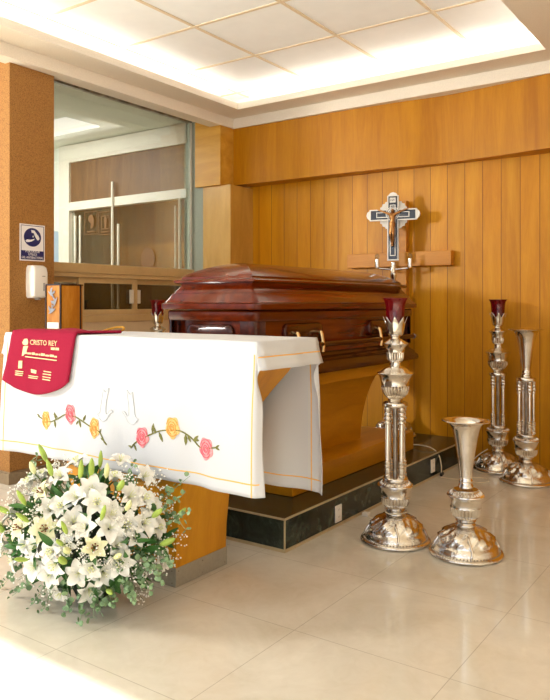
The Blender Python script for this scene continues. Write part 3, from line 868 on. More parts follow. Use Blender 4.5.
for z, dx, iy in ((z0, .06, .012), (z0 + .012, .082, .003), (z0 + .06, .088, 0), (z1 - .05, .088, 0), (z1 - .015, .08, .004), (z1, .06, .014)):
    a, b = y0 + iy, y1 - iy
    r = .018
    ring = [(XL + .0005, a, z), (XL + .0005, b, z)]
    for k in range(5):
        t = R(90 * k / 4); ring.append((XL + dx - r + r * math.sin(t), b - r + r * math.cos(t), z))
    for k in range(5):
        t = R(90 * k / 4); ring.append((XL + dx - r + r * math.cos(t), a + r - r * math.sin(t), z))
    rows.append(ring)
V = grid(bm, rows, closed_v=True); cap(bm, V[0]); cap(bm, V[-1])
obj('housing', bm, 'white_plastic', dp, 40)
obj('level_window', box(B(), XL + .085, XL + .0895, 3.224, 3.234, 1.335, 1.392, .001), 'grey_plastic', dp)
obj('lock', box(B(), XL + .085, XL + .0895, 3.214, 3.240, 1.436, 1.441, .001), 'grey_plastic', dp)
obj('spout', box(B(), XL + .03, XL + .07, 3.193, 3.218, 1.272, 1.287, .003), 'grey_plastic', dp)

# ------------------------------------------------------------------ silver candlesticks and vases
def flute(n, z0, z1, amp):
    def f(a, z, r):
        if z0 < z < z1:
            w = math.sin(math.pi * (z - z0) / (z1 - z0)) ** .4
            return -amp * w * abs(math.cos(n * a / 2)) ** 3 + amp * .3 * w
        return 0
    return f
def relief(a, z, r):
    w = 0.
    if .060 < z < .136:
        w = math.sin(math.pi * (z - .06) / .076)
        return w * (.007 * math.sin(7 * a + 60 * z) + .007 * math.sin(15 * a - 110 * z) + .003 * math.sin(29 * a + 170 * z))
    if .008 < z < .02: return .0012 * math.sin(60 * a)
    return 0
def foot(t, c):
    bm = B()
    lathe(bm, [(.176, 0), (.182, .004), (.183, .010), (.179, .017), (.168, .020), (.163, .024), (.160, .032), (.154, .046), (.150, .052), (.146, .056), (.142, .062), (.140, .072), (.135, .083), (.126, .096), (.115, .108), (.101, .119), (.085, .129), (.068, .136), (.056, .140), (.050, .142), (.050, .149), (.044, .154), (.042, .162)], c, 120, relief)
    f = obj('foot', bm, 'silver_chased', t, 60)
    bm = B()
    for k in range(64):
        a = 2 * math.pi * k / 64
        ball(bm, (c[0] + .165 * math.cos(a), c[1] + .165 * math.sin(a), c[2] + .0225), .0042, 1)
    obj('bead_ring', bm, 'silver_dark', f, 180)
    for q in range(4):
        bm = B(); a0 = q * math.pi / 2 + .5
        tube(bm, [(c[0] + r * math.cos(a0 + da), c[1] + r * math.sin(a0 + da), c[2] + z) for r, z, da in ((.168, .02, 0), (.160, .04, .03), (.153, .057, .05), (.138, .078, .02), (.118, .1, -.03), (.098, .116, -.04))], .006, 8)
        obj('leaf_scroll', bm, 'silver', f, 180)
def urn_part(t, c):
    bm = B()
    lathe(bm, [(.042, .158), (.047, .163), (.05, .167), (.046, .171), (.052, .176), (.062, .186), (.069, .198), (.073, .212), (.075, .224), (.076, .232), (.0775, .234), (.0765, .238), (.077, .25), (.079, .264), (.084, .278), (.091, .288), (.0935, .293), (.0925, .297), (.086, .299), (.078, .305), (.068, .312), (.06, .316), (.06, .322)], c, 144, flute(24, .176, .234, .0085))
    u = obj('urn', bm, 'silver', t, 40)
    bm = B()
    for k in range(30):
        a = 2 * math.pi * k / 30
        tube(bm, [(c[0] + .083 * math.cos(a), c[1] + .083 * math.sin(a), c[2] + .3015), (c[0] + .066 * math.cos(a), c[1] + .066 * math.sin(a), c[2] + .314)], .0032, 5)
    obj('rim_gadroons', bm, 'silver', u, 180)
def columns(t, c, rot=63.):
    bm = B(); lathe(bm, [(.058, .320), (.066, .322), (.067, .328), (.064, .334), (.06, .337)], c, 48); obj('lower_plate', bm, 'silver', t, 40)
    bm = B(); lathe(bm, [(.058, .704), (.064, .706), (.067, .712), (.067, .722), (.064, .728), (.05, .732)], c, 48); obj('upper_plate', bm, 'silver', t, 40)
    pr = [(.017, .336), (.019, .34), (.019, .352), (.015, .356), (.017, .362), (.0175, .385), (.0145, .388), (.019, .394), (.019, .402), (.014, .406), (.0175, .412), (.0175, .42), (.0115, .426)]
    pr = pr + [(.0118, .45), (.0118, .60), (.012, .616)]
    pr += [(.0175, .622), (.0175, .63), (.014, .634), (.019, .64), (.021, .648), (.019, .655), (.0145, .658), (.0175, .665), (.0175, .676), (.0145, .68), (.018, .686), (.018, .705)]
    for k in range(4):
        a = R(rot + 90 * k)
        bm = B(); lathe(bm, pr, (c[0] + .0515 * math.cos(a), c[1] + .0515 * math.sin(a), c[2]), 20); obj('column', bm, 'silver', t, 40)
    bm = B(); lathe(bm, [(.012, .336), (.012, .705)], c, 16); obj('core_rod', bm, 'silver_dark', t, 40)
def upper(t, c):
    bm = B()
    lathe(bm, [(.04, .730), (.036, .736), (.04, .742), (.037, .747), (.046, .756), (.06, .772), (.069, .79), (.0725, .806), (.0735, .815), (.0755, .818), (.0745, .823), (.0765, .84), (.081, .858), (.089, .872), (.0955, .879), (.096, .883), (.092, .886), (.082, .889), (.07, .897), (.06, .904), (.054, .909), (.04, .913), (.028, .918)], c, 144, flute(24, .750, .818, .0085))
    obj('bowl', bm, 'silver', t, 40)
    bm = B()
    lathe(bm, [(.028, .916), (.031, .926), (.029, .936), (.031, .942), (.038, .948), (.0425, .958), (.045, .975), (.0455, .99), (.0475, .992), (.0475, 1.0), (.052, 1.015), (.06, 1.028), (.066, 1.035), (.066, 1.039), (.058, 1.044), (.045, 1.052), (.034, 1.059), (.024, 1.064), (.0215, 1.072)], c, 120, flute(18, .944, .992, .006))
    obj('knop', bm, 'silver', t, 40)
    # crown cup with pointed teeth
    bm = B(); seg = 96
    def tooth(a): 
        x = (a / (2 * math.pi) * 8) % 1
        return 1 - abs(2 * x - 1)
    rows = []
    for r, z in ((.0215, 1.07), (.03, 1.076), (.038, 1.082), (.0425, 1.092), (.046, 1.108), (.049, 1.124), (.0505, 1.134), (.0515, 1.139)):
        rows.append([(c[0] + r * math.cos(2 * math.pi * k / seg), c[1] + r * math.sin(2 * math.pi * k / seg), c[2] + z) for k in range(seg)])
    for f in (.33, .66, 1.):
        rows.append([(c[0] + (.0515 + .013 * (f * tooth(2 * math.pi * k / seg)) ** 1.4) * math.cos(2 * math.pi * k / seg), c[1] + (.0515 + .013 * (f * tooth(2 * math.pi * k / seg)) ** 1.4) * math.sin(2 * math.pi * k / seg), c[2] + 1.139 + .04 * f * tooth(2 * math.pi * k / seg)) for k in range(seg)])
    V = grid(bm, rows, closed_v=True); cap(bm, V[0])
    cr = obj('crown_cup', bm, 'silver', t, 50)
    m_ = cr.modifiers.new('Thickness', 'SOLIDIFY'); m_.thickness = .002; m_.offset = -1
    bm = B()
    lathe(bm, [(.046, 1.115), (.047, 1.118), (.0475, 1.16), (.0485, 1.20), (.051, 1.235), (.056, 1.258), (.063, 1.270), (.0675, 1.274), (.067, 1.2765), (.0615, 1.273), (.0535, 1.259), (.0485, 1.235), (.046, 1.20), (.045, 1.16), (.0445, 1.122)], c, 48, None, True, True)
    obj('glass_cup', bm, 'red_glass', t, 50, 'ruby red glass candle cup')
def trumpet(t, c, z0):
    bm = B()
    pr = [(.036, 0), (.037, .012), (.032, .016), (.033, .03), (.034, .034), (.031, .038), (.0305, .05), (.033, .07), (.0365, .10), (.041, .135), (.047, .175), (.054, .215), (.061, .25), (.068, .28), (.075, .297), (.086, .309), (.102, .316), (.117, .319), (.119, .322), (.116, .325), (.10, .322), (.084, .315), (.073, .303), (.066, .283), (.058, .25), (.05, .21), (.04, .15), (.034, .1), (.02, .08)]
    lathe(bm, [(r, z0 + z * 1.04) for r, z in pr], c, 56)
    obj('flared_tube', bm, 'silver', t, 60)
def candlestick(name, label, loc, group=None):
    t = thing(name, label, 'candlestick', loc, group)
    foot(t, loc); urn_part(t, loc); columns(t, loc); upper(t, loc)
    return t
GC = 'tall silver candlesticks'
c1 = candlestick('candlestick', 'tall silver candlestick with red glass standing nearest beside the platform', (-1.655, 3.468, 0), GC)
for lab, loc, rz in (('tall silver candlestick with red glass against the planked wood wall', (-1.730, 5.39, 0), 0), ('tall silver candlestick with red glass behind the altar near the sliding windows', (-4.17, 4.28, 0), 0)):
    c = copy_tree(c1); c.location = loc; c['label'] = lab
GV = 'silver flared vases'
v1 = thing('silver_vase', 'short silver flared vase standing in front beside the near candlestick', 'vase', (-1.281, 3.49, 0), GV)
foot(v1, v1.location); urn_part(v1, v1.location); trumpet(v1, v1.location, .33)
v2 = thing('silver_vase', 'taller silver flared vase on four columns beside the back wall candlestick', 'vase', (-1.448, 5.13, 0), GV)
foot(v2, v2.location); urn_part(v2, v2.location); columns(v2, v2.location, 40.); trumpet(v2, v2.location, .73)

# ------------------------------------------------------------------ wooden wall cross
wc = thing('wooden_cross', 'plain wooden cross mounted on the planked wall behind the crucifix', 'cross', (-2.585, YB, 1.6))
YC0 = 5.50
obj('horizontal_beam', box(B(), -3.085, -2.14, YC0, YB - .003, 1.553, 1.672, .004), 'cross_wood', wc)
obj('vertical_beam', box(B(), -2.645, -2.535, YC0 + .02, YB - .003, .55, 2.10, .004), 'cross_wood', wc)

# ------------------------------------------------------------------ processional crucifix
KX, KY = -2.575, 5.36
cf = thing('processional_crucifix', 'silver processional crucifix on a tall stand behind the casket', 'crucifix', (KX, KY, .1695))
foot(cf, (KX, KY, .1695)); 
bm = B(); lathe(bm, [(.042, .325), (.05, .33), (.03, .345), (.022, .36), (.02, .5), (.03, .51), (.02, .52), (.02, 1.2), (.028, 1.21), (.02, 1.22), (.018, 1.45), (.026, 1.46), (.028, 1.49), (.02, 1.50), (.02, 1.58)], (KX, KY, 0), 24)
obj('staff', bm, 'silver', cf, 40)
ZC = 1.967
def onK(d0): return lambda a, b, d: Vector((KX + a, KY - d0 - d, ZC + b))
def bud_arm(w, lT, lB, lA, bud=0.):
    """latin cross outline, arms half-width w, with rounded lobed ends when bud"""
    def end(cx, cy, ang):
        if not bud: return []
        return [(cx + bud * math.cos(R(ang + a)), cy + bud * math.sin(R(ang + a))) for a in (-70, -35, 0, 35, 70)]
    o = [(w, w), (lA, w)] + (end(lA - .01, 0, 0) if bud else []) 
    o = []
    o += [(w, -lB), (w, -w), (lA, -w)] + end(lA - .012, 0, 0) + [(lA, w), (w, w), (w, lT)] + end(0, lT - .012, 90) + [(-w, lT), (-w, w), (-lA, w)] + end(-lA + .012, 0, 180) + [(-lA, -w), (-w, -w), (-w, -lB)]
    return o
bm = B(); prism(bm, bud_arm(.046, .155, .372, .192, .04), onK(.0), .022); 
cr = obj('cross_body', bm, 'silver_soft', cf)
bm = B(); prism(bm, bud_arm(.036, .15, .362, .182), onK(.022), .004); obj('enamel_inlay', bm, 'black_enamel', cr)
bm = B(); prism(bm, bud_arm(.023, .08, .335, .135), onK(.026), .004); obj('inner_border', bm, 'silver_soft', cr)
bm = B(); prism(bm, bud_arm(.016, .074, .328, .128), onK(.030), .002); obj('inner_enamel', bm, 'black_enamel', cr)
bm = B(); F = onK(-.012)
pts = []
for k in range(72):
    a = 2 * math.pi * k / 72; r = .122 + .005 * math.cos(a * 24); pts.append((r * math.cos(a), r * math.sin(a)))
prism(bm, pts, F, .012)
for k in range(48):
    a = 2 * math.pi * k / 48
    tube(bm, [F(.06 * math.cos(a), .06 * math.sin(a), .013), F(.118 * math.cos(a), .118 * math.sin(a), .013)], .003, 5)
obj('sunburst_disc', bm, 'silver_soft', cf, 40)
bm = B(); F = onK(.03)
for r0, r1 in ((.034, .044), (.05, .056)):
    n = 36
    rows = [[F(r * math.cos(2 * math.pi * k / n), .008 + r * math.sin(2 * math.pi * k / n), d) for k in range(n)] for r, d in ((r0, 0), (r0, .005), (r1, .005), (r1, 0))]
    grid(bm, rows, closed_u=True, closed_v=True)
obj('halo', bm, 'silver_soft', cf, 40)
bm = B(); prism(bm, [(-.024, .098), (.024, .098), (.024, .138), (-.024, .138)], onK(.026), .006); tt = obj('title_plate', bm, 'silver_soft', cf)
bm = B(); text_bm(bm, 'INRI', .022, lambda a, b, d: onK(.032)(a, .110 + b, d), .001, 'CENTER'); obj('title_letters', bm, 'black_enamel', tt)
# corpus: one skinned figure
me = bpy.data.meshes.new('corpus')
fy = KY - .05
J = {'pel': (.0, -.085, 0), 'wai': (.004, -.055, -.004), 'che': (0, -.012, -.004), 'nec': (0, .012, 0), 'hea': (.004, .026, -.012), 'top': (.005, .046, -.014),
     'ls': (-.03, .006, 0), 'le': (-.075, .025, .004), 'lh': (-.125, .045, .012), 'rs': (.03, .006, 0), 're': (.075, .025, .004), 'rh': (.125, .045, .012),
     'lk': (-.012, -.16, -.022), 'lf': (-.004, -.235, .002), 'lt': (-.002, -.262, -.01), 'rk': (.013, -.158, -.024), 'rf': (.005, -.232, -.004), 'rt': (.004, -.26, -.016)}
rad = {'pel': .020, 'wai': .017, 'che': .023, 'nec': .009, 'hea': .015, 'top': .010, 'ls': .011, 'le': .008, 'lh': .006, 'rs': .011, 're': .008, 'rh': .006, 'lk': .011, 'lf': .006, 'lt': .006, 'rk': .011, 'rf': .006, 'rt': .006}
names = list(J)
ed = [('pel', 'wai'), ('wai', 'che'), ('che', 'nec'), ('nec', 'hea'), ('hea', 'top'), ('che', 'ls'), ('ls', 'le'), ('le', 'lh'), ('che', 'rs'), ('rs', 're'), ('re', 'rh'), ('pel', 'lk'), ('lk', 'lf'), ('lf', 'lt'), ('pel', 'rk'), ('rk', 'rf'), ('rf', 'rt')]
me.from_pydata([(J[n][0], J[n][2] - .05, J[n][1] + ZC - .1695) for n in names], [(names.index(a), names.index(b)) for a, b in ed], [])
fo = bpy.data.objects.new('corpus', me); COL.objects.link(fo); fo.parent = cf
sk = fo.modifiers.new('Skin', 'SKIN'); sk.use_smooth_shade = True
for v, n in zip(me.skin_vertices[0].data, names): v.radius = (rad[n], rad[n]); v.use_root = (n == 'pel')
fo.modifiers.new('Round', 'SUBSURF').levels = 2; fo.modifiers['Round'].render_levels = 2
me.materials.append(M['bronze'])
bm = B(); lathe(bm, [(.022, -.105), (.025, -.09), (.025, -.07), (.022, -.062)], (KX, fy - .002, ZC), 16); obj('loincloth', bm, 'bronze', cf, 60)
# twin candle arms
bm = B(); tube(bm, spline([(KX - .135, KY, 1.535), (KX - .09, KY, 1.53), (KX - .03, KY, 1.525), (KX + .03, KY, 1.525), (KX + .09, KY, 1.53), (KX + .135, KY, 1.535)], 5), .009, 8); obj('candle_arm', bm, 'silver', cf, 60)
for sx in (-1, 1):
    bm = B(); lathe(bm, [(.012, 1.528), (.022, 1.536), (.018, 1.54), (.019, 1.545), (.019, 1.61), (.0165, 1.61), (.016, 1.56)], (KX + sx * .135, KY, 0), 20); s = obj('candle_socket', bm, 'silver', cf, 40)
    bm = B(); lathe(bm, [(.010, 1.60), (.010, 1.612), (.017, 1.62), (.019, 1.632), (.016, 1.646), (.006, 1.655)], (KX + sx * .135, KY, 0), 20); obj('bulb', bm, 'glass_door', s, 60)

# ------------------------------------------------------------------ cables
cf.rotation_euler = (0, 0, R(14))

t = thing('electric_cord', 'cream electric cord with black plug curving off the platform onto the floor', 'cord', (-2.02, 4.95, 0))
bm = B(); tube(bm, spline([(-2.45, 5.15, .173), (-2.3, 5.05, .18), (-2.2, 5.02, .19), (-2.1, 5.0, .185), (-2.03, 4.97, .15), (-2.0, 4.95, .08), (-1.995, 4.94, .02)], 8), .004, 8); obj('wire', bm, 'cable', t, 180)
bm = B(); tube(bm, [(-2.0, 4.965, .016), (-1.99, 4.93, .016), (-1.985, 4.91, .016)], .016, 10, lambda f: 1 - .4 * f); obj('plug', bm, 'black_rubber', t, 60)
t = tag(obj('floor_cable', tube(B(), spline([(-1.98, 4.90, .005), (-1.9, 4.9, .004), (-1.8, 4.93, .004), (-1.72, 4.90, .004), (-1.66, 4.97, .004), (-1.72, 5.05, .004), (-1.8, 5.02, .004)], 8), .003, 6), 'cable', None, 180), 'thin cream cable lying on floor in front of the back wall candlestick', 'cable')
t = thing('plugged_cable', 'thin cream cable with small plug coming from the nearest candlestick foot', 'cable', (-2.0, 3.75, 0))
bm = B(); tube(bm, spline([(-1.72, 3.68, .004), (-1.80, 3.74, .004), (-1.88, 3.72, .004), (-1.95, 3.75, .004), (-2.0, 3.765, .008)], 8), .003, 6); obj('wire', bm, 'cable', t, 180)
obj('plug', box(B(), -2.005, -1.965, 3.75, 3.785, .001, .022, .004), 'white_plastic', t)
for loc, ph, lab in (((-1.655, 3.468), .6, 'cream cable wound around the neck of the nearest candlestick foot'), ((-1.730, 5.39), -1.2, 'cream cable looped over the foot of the back wall candlestick')):
    pts = []
    if ph > 0:
        for k in range(60):
            a = ph + k / 59 * 2 * math.pi * 1.6; r = .058 + .006 * math.sin(3 * a); pts.append((loc[0] + r * math.cos(a), loc[1] + r * math.sin(a), .152 + .006 * k / 59))
    else:
        for k in range(40):
            a = R(200 + 125 * k / 39); f = abs(k / 39 - .5) * 2
            r = lerp(.185, .175, f); z = .02
            pts.append((loc[0] + r * math.cos(a) , loc[1] + r * math.sin(a), z))
        pts = spline([(loc[0] - .06, loc[1] - .05, .155), (loc[0] - .12, loc[1] - .07, .11), (loc[0] - .165, loc[1] - .1, .05), (loc[0] - .13, loc[1] - .16, .012), (loc[0] - .0, loc[1] - .2, .006), (loc[0] + .08, loc[1] - .155, .04), (loc[0] + .06, loc[1] - .1, .11), (loc[0] + .03, loc[1] - .06, .15)], 8)
    tag(obj('wound_cable', tube(B(), pts, .003, 6), 'cable', None, 180), lab, 'cable')

# ------------------------------------------------------------------ flower arrangement
FC = Vector((-2.40, 2.05, .285))
fa = thing('flower_arrangement', 'large arrangement of white lilies and greenery on the floor before the altar', 'flowers', (FC.x, FC.y, 0))
bm = B(); lathe(bm, [(.07, 0), (.09, .04), (.10, .10), (.12, .18), (.16, .26), (.15, .34), (.08, .42)], (FC.x, FC.y + .03, 0), 24); obj('flower_basket', bm, 'foam', fa, 60)
LILIES = [(-2.646,1.927,0.480),(-2.431,1.856,0.485),(-2.413,1.911,0.533),(-2.313,1.841,0.455),(-2.274,1.878,0.484),(-2.243,1.932,0.513),(-2.180,1.918,0.466),(-2.132,1.936,0.435),(-2.114,1.909,0.375),(-2.144,1.862,0.313),(-2.356,1.794,0.369),(-2.463,1.784,0.284),(-2.293,1.792,0.287),(-2.608,1.831,0.181),(-2.418,1.789,0.212),(-2.283,1.798,0.237),(-2.202,1.837,0.204),(-2.122,1.892,0.212),(-2.155,1.856,0.243),(-2.062,2.034,0.383),(-2.058,1.987,0.345),(-2.053,2.103,0.336),(-2.090,2.176,0.186),(-2.128,2.017,0.472),(-2.109,2.075,0.454),(-2.246,1.835,0.409),(-2.190,1.852,0.387),(-2.547,1.807,0.331),(-2.346,1.800,0.185),(-2.080,1.930,0.318),]
LILIES += [(-2.650,1.822,0.237),(-2.670,1.865,0.362),(-2.372,1.830,0.436),(-2.084,1.944,0.247),(-2.254,1.813,0.312),(-2.101,2.112,0.414),(-2.231,2.048,0.531),(-2.614,1.964,0.512),(-2.405,1.788,0.294),(-2.087,1.977,0.382),(-2.346,1.858,0.099),(-2.204,1.889,0.129),(-2.52, 2.10, .54), (-2.34, 2.16, .56), (-2.18, 2.16, .51), (-2.66, 1.98, .42), (-2.67, 2.02, .25)]
BUDS = [(-2.265,1.992,0.578),(-2.206,1.972,0.550),(-2.257,1.939,0.557),(-2.284,1.906,0.548),(-2.424,1.880,0.546),(-2.573,1.908,0.528),(-2.480,1.796,0.438),(-2.612,1.815,0.379),(-2.423,1.769,0.387),(-2.681,1.829,0.310),(-2.667,1.829,0.283),(-2.226,1.795,0.369),(-2.234,1.783,0.328),(-2.205,1.792,0.305),(-2.411,1.756,0.243),(-2.220,1.786,0.262),(-2.140,1.974,0.511),(-2.079,1.960,0.445),(-2.076,2.239,0.343),(-2.032,2.054,0.403),(-2.126,1.876,0.419),(-2.068,1.888,0.282),(-2.110,1.891,0.150),(-2.005,2.071,0.293),(-2.597,1.988,0.561),]
CAMV = Vector((0, 0, 1.25))
def frame(n):
    n = n.normalized(); a = n.orthogonal().normalized(); b = n.cross(a); return a, b, n
def lily_bm(p, n, L, openness, rot, rnd):
    bm = B(); a, b, n = frame(n)
    for k in range(6):
        az = rot + k * math.pi / 3 + rnd.uniform(-.12, .12)
        W = L * (.33 if k % 2 else .25); op = openness * rnd.uniform(.85, 1.15)
        d = a * math.cos(az) + b * math.sin(az); s = d.cross(n)
        rows = []
        for i in range(8):
            t = i / 7
            ang = .30 + op * (t ** 1.4) * 1.75
            if i == 0: rho, h = .06 * L, 0.
            else:
                rho += L / 7 * math.sin(ang); h += L / 7 * math.cos(ang)
            w = W * math.sin(math.pi * min(1, .12 + .88 * t)) ** .75 * (1.15 - .3 * t)
            c = p + d * rho + n * (h - .25 * L)
            nn = (n * math.sin(ang) - d * math.cos(ang))
            ruf = .035 * L * math.sin(6 * t + k)
            rows.append([c + s * w * q + nn * (abs(q) * w * .35 + (ruf if abs(q) > .9 else 0)) for q in (-1, -.5, 0, .5, 1)])
        grid(bm, rows)
    return bm
rnd = random.Random(11)
for i, p in enumerate(LILIES):
    p = Vector(p); nrm = Vector(((p.x - FC.x) / .13, (p.y - FC.y) / .09, (p.z - FC.z) / .084)).normalized()
    n = (nrm * .8 + (CAMV - p).normalized() * .35 + Vector((rnd.uniform(-.45, .45), rnd.uniform(-.45, .45), rnd.uniform(-.2, .45)))).normalized()
    L = rnd.uniform(.056, .080)
    q = p + Vector((rnd.uniform(-.01, .01), rnd.uniform(-.01, .01), rnd.uniform(-.01, .01)))
    cream = i in (9, 1, 10, 27)
    fl = obj('lily', lily_bm(q, n, L, rnd.uniform(.75, 1.15), rnd.uniform(0, 6), rnd), 'petal_cream' if cream else 'petal', fa, 180)
    bm = B(); a, b, n = frame(n)
    for k in range(6):
        az = k * math.pi / 3 + .5; d = a * math.cos(az) + b * math.sin(az)
        tip = q + n * L * .38 + d * L * .17
        tube(bm, [q - n * L * .2, q + n * L * .1 + d * L * .06, tip], .0011, 4)
        if i % 3 == 0 or cream: ball(bm, tip, .0042, 1, (1.4, .8, .8))
    obj('stamens', bm, 'stamen' if cream else 'bud_pale', fl, 180)
def bud(p, n, L, r, m):
    bm = B(); a, b, n = frame(n)
    rows = []
    for t, w in ((0, .25), (.08, .6), (.25, .92), (.45, 1.), (.65, .92), (.82, .66), (.94, .36), (1, .08)):
        rows.append([p + n * L * t + (a * math.cos(k * math.pi / 6) + b * math.sin(k * math.pi / 6)) * r * w * (1 + .08 * math.cos(k * math.pi / 2 * 1.0)) for k in range(12)])
    V = grid(bm, rows, closed_v=True); cap(bm, V[0]); cap(bm, V[-1])
    return bm
stems = B()
for i, p in enumerate(BUDS):
    p = Vector(p); nrm = (p - FC).normalized()
    n = (nrm + Vector((rnd.uniform(-.3, .3), rnd.uniform(-.3, .3), .55 + rnd.uniform(-.2, .3)))).normalized()
    L = rnd.uniform(.055, .09); r = rnd.uniform(.009, .0135)
    obj('lily_bud', bud(p, n, L, r, ''), 'bud_pale' if i % 4 == 1 else 'bud', fa, 180)
    tube(stems, spline([FC + (p - FC) * .35 + Vector((0, 0, .0)), FC + (p - FC) * .75 + n * -.01, p + n * .004], 4), .0026, 5)
obj('flower_stems', stems, 'stem', fa, 180)
def leaf(bm, p, n, side, L, W, curl=.3):
    n = n.normalized(); s = side - n * side.dot(n); s = s.normalized() if s.length > 1e-4 else n.orthogonal().normalized(); u = n.cross(s)
    rows = []
    for i in range(6):
        t = i / 5; w = W * math.sin(math.pi * (.04 + .93 * t)) ** .8
        c = p + n * L * t + u * (-curl * L * t * t)
        rows.append([c - s * w + u * w * .3, c, c + s * w + u * w * .3])
    grid(bm, rows)
def rdir(r): 
    v = Vector((r.gauss(0, 1), r.gauss(0, 1), r.gauss(0, 1))); return v.normalized()
bm = B()
for i in range(460):
    d = rdir(rnd)
    if i < 150: d.z = abs(d.z) * .9 - .1
    else: d.z = -abs(d.z) * .9 + .15
    if d.y > .6: d.y *= .4
    p = FC + Vector((d.x * .35, d.y * .26, d.z * .275)) * rnd.uniform(.74, 1.06)
    p.z = max(p.z, .02)
    n = (d + rdir(rnd) * .8 + Vector((0, 0, .15))).normalized()
    if p.z + n.z * .08 < .02: n.z = abs(n.z) * .3
    leaf(bm, p, n, rdir(rnd), rnd.uniform(.05, .10), rnd.uniform(.010, .02))
f = obj('dark_foliage', bm, 'leaf', fa, 180); f['kind'] = 'stuff'
def sprig(base, pts, nleaf, size, m='euc'):
    bm = B(); q = spline(pts, 6); tube(bm, q, .0018, 5, lambda f: 1 - .5 * f)
    for k in range(nleaf):
        f = .12 + .88 * k / (nleaf - 1); c = q[min(len(q) - 1, int(f * (len(q) - 1)))]
        for sgn in (1, -1):
            d = (rdir(rnd) + Vector((0, 0, .2))).normalized()
            lp = c + d * .008
            s = size * rnd.uniform(.75, 1.2) * (1.1 - .4 * f)
            a, b, n = frame((rdir(rnd) * .8 + (CAMV - c).normalized() * .5))
            vs_ = [lp + d * s * .9 + (a * math.cos(t * math.pi / 4) + b * math.sin(t * math.pi / 4)) * s * (1 if t % 2 else .92) for t in range(8)]
            V_ = [bm.verts.new(v) for v in vs_]; cc = bm.verts.new(lp + d * s * .9 + n * s * .15)
            for t in range(8): bm.faces.new((V_[t], V_[(t + 1) % 8], cc))
    return obj('eucalyptus_sprig', bm, m, fa, 180)
SPR = [[(-2.215,1.849,0.237),(-2.229,1.870,0.100),(-2.193,1.830,0.013)],[(-2.169,1.883,0.216),(-2.180,1.884,0.119),(-2.148,1.860,0.044)],[(-2.283,1.836,0.187),(-2.303,1.862,0.089),(-2.287,1.840,0.040)],[(-2.357,1.818,0.196),(-2.453,1.853,0.083),(-2.513,1.840,0.009)],[(-2.412,1.813,0.206),(-2.531,1.842,0.099),(-2.663,1.860,0.008)],[(-2.575,1.861,0.179),(-2.638,1.846,0.111),(-2.792,1.900,0.008)],[(-2.352,1.838,0.152),(-2.417,1.861,0.058),(-2.436,1.840,0.008)],[(-2.136,1.929,0.190),(-2.116,1.930,0.130),(-2.059,1.870,0.101)],[(-2.109,1.956,0.207),(-2.070,1.959,0.150),(-1.952,1.880,0.145)],[(-2.084,1.986,0.243),(-2.033,1.994,0.186),(-1.890,1.900,0.190)],[(-2.070,2.036,0.270),(-2.017,2.045,0.219),(-1.863,1.940,0.227)],[(-2.072,2.083,0.297),(-2.022,2.095,0.252),(-1.846,1.970,0.274)],[(-2.082,1.983,0.303),(-2.014,1.994,0.252),(-1.879,1.920,0.249)],[(-2.118,1.923,0.254),(-2.070,1.927,0.206),(-1.994,1.880,0.180)],[(-2.094,2.105,0.368),(-2.060,2.173,0.410),(-1.912,2.120,0.506)],[(-2.079,2.090,0.334),(-2.035,2.162,0.358),(-1.884,2.100,0.437)],[(-2.171,2.212,0.392),(-2.076,2.215,0.467),(-1.909,2.140,0.566)],[(-2.195,2.206,0.411),(-2.053,2.195,0.375),(-1.876,2.080,0.374)],[(-2.626,1.948,0.488),(-2.677,1.987,0.535),(-2.809,2.100,0.561)],[(-2.194,2.025,0.492),(-2.221,2.091,0.535),(-2.221,2.150,0.571)],[(-2.295,1.817,0.249),(-2.340,1.819,0.162),(-2.398,1.840,0.069)],[(-2.196,1.932,0.117),(-2.175,1.924,0.084),(-2.114,1.860,0.076)],[(-2.246,1.894,0.118),(-2.275,1.905,0.050),(-2.170,1.840,0.046)],[(-2.609,1.861,0.235),(-2.679,1.851,0.193),(-2.836,1.900,0.114)],]
for i, s in enumerate(SPR): sprig(None, s, 12 if i < 14 else 8, rnd.uniform(.010, .014))
# baby's breath: clouds of tiny florets on hair-thin stems
bm = B()
CL = [(-2.621,1.894,0.457),(-2.627,1.949,0.496),(-2.503,1.956,0.554),(-2.419,1.941,0.559),(-2.195,2.063,0.533),(-2.155,2.081,0.507),(-2.136,2.147,0.467),(-2.076,2.032,0.429),(-2.134,2.235,0.414),(-2.095,2.236,0.357),(-2.036,2.103,0.278),(-2.070,2.185,0.187),(-2.071,1.921,0.283),(-2.095,1.893,0.268),(-2.224,1.808,0.323),(-2.190,1.828,0.344),(-2.455,1.797,0.402),(-2.410,1.788,0.384),(-2.579,1.816,0.356),(-2.644,1.828,0.237),(-2.563,1.838,0.126),(-2.364,1.824,0.114),(-2.031,2.042,0.257),(-2.065,1.967,0.194),(-2.046,2.030,0.198),(-2.066,1.958,0.371),(-2.122,1.866,0.289),(-2.275,1.801,0.373),(-2.123,1.959,0.458),(-2.187,2.229,0.493),(-2.062,2.225,0.282),(-2.136,2.090,0.059),(-2.094,1.943,0.408),(-2.168,1.833,0.289),(-2.376,1.809,0.432),(-2.681,1.872,0.410),]
for cxyz in CL:
    c = Vector(cxyz); root = FC + (c - FC) * .6
    for k in range(38):
        p = c + Vector((rnd.gauss(0, .028), rnd.gauss(0, .022), rnd.gauss(0, .028)))
        ball(bm, p, rnd.uniform(.0028, .0046), 1)
g = obj('baby_breath', bm, 'gyp', fa, 180); g['kind'] = 'stuff'
bm = B()
for cxyz in CL:
    c = Vector(cxyz); root = FC + (c - FC) * .7
    for k in range(7):
        tube(bm, [root, root.lerp(c, .6) + rdir(rnd) * .01, c + rdir(rnd) * .03], .0007, 3)
g = obj('baby_breath_stems', bm, 'stem', fa); g['kind'] = 'stuff'

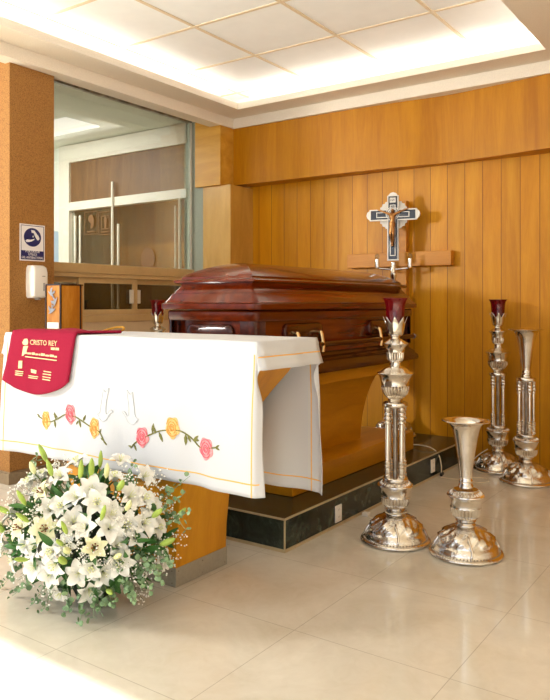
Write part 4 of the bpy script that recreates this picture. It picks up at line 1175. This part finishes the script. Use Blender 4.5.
# ------------------------------------------------------------------ light, camera, settings
w = bpy.data.worlds.new('daylight'); sc.world = w; w.use_nodes = True
bgn = w.node_tree.nodes['Background']; bgn.inputs[0].default_value = lin('e6eefc'); bgn.inputs[1].default_value = .8

def area(name, loc, target, sx, sy, power, col='ffffff'):
    l = bpy.data.lights.new(name, 'AREA'); l.shape = 'RECTANGLE'; l.size = sx; l.size_y = sy; l.energy = power; l.color = lin(col)[:3]
    o = bpy.data.objects.new(name, l); COL.objects.link(o); o.location = loc
    o.rotation_euler = (Vector(target) - Vector(loc)).to_track_quat('-Z', 'Y').to_euler()
    return o
area('entrance_daylight', (-1.2, -2.2, 1.7), (-1.6, 4, .6), 5.5, 2.6, 48, 'f4f8ff')
area('side_daylight', (-5.75, -.4, 2.35), (-2.57, 5.38, 1.95), .55, .55, 150, 'fffaf0')
area('corridor_fill', (-6.2, 3.9, 2.95), (-6.2, 4.4, 0), 1.4, 1.0, 95, 'ffffff')  # added lamp under the corridor ceiling, brightens the view through the glass
area('far_room_fill', (-5.8, 6.1, 2.9), (-5.8, 6.3, 0), 1.6, 1.0, 60, 'fff0dc')  # added unseen lamp that lifts the brown wood behind the doors
sl = bpy.data.lights.new('sun', 'SUN'); sl.energy = 9; sl.angle = R(.9); sl.color = lin('fff8ec')[:3]
so = bpy.data.objects.new('sun', sl); COL.objects.link(so)
elev = math.atan(3.0 / (1.59 + 1.0))
so.rotation_euler = Vector((0, math.cos(elev), -math.sin(elev))).to_track_quat('-Z', 'Y').to_euler()

cam = bpy.data.cameras.new('camera'); co_ = bpy.data.objects.new('camera', cam); COL.objects.link(co_)
co_.location = (0, 0, 1.25); co_.rotation_euler = (R(90), 0, R(35.0))
cam.sensor_width = 36; cam.sensor_fit = 'AUTO'; cam.lens = 720 / 700 * 36; cam.shift_y = -47 / 700; cam.clip_start = .05
sc.camera = co_
sc.view_settings.view_transform = 'Standard'; sc.view_settings.look = 'None'; sc.view_settings.gamma = 1; sc.view_settings.use_curve_mapping = False
sc.view_settings.exposure = 0.1
sc.cycles.use_denoising = True
sc.cycles.max_bounces = 10; sc.cycles.diffuse_bounces = 5; sc.cycles.glossy_bounces = 5; sc.cycles.transparent_max_bounces = 16
sc.cycles.sample_clamp_indirect = 8; sc.cycles.caustics_reflective = False; sc.cycles.caustics_refractive = False
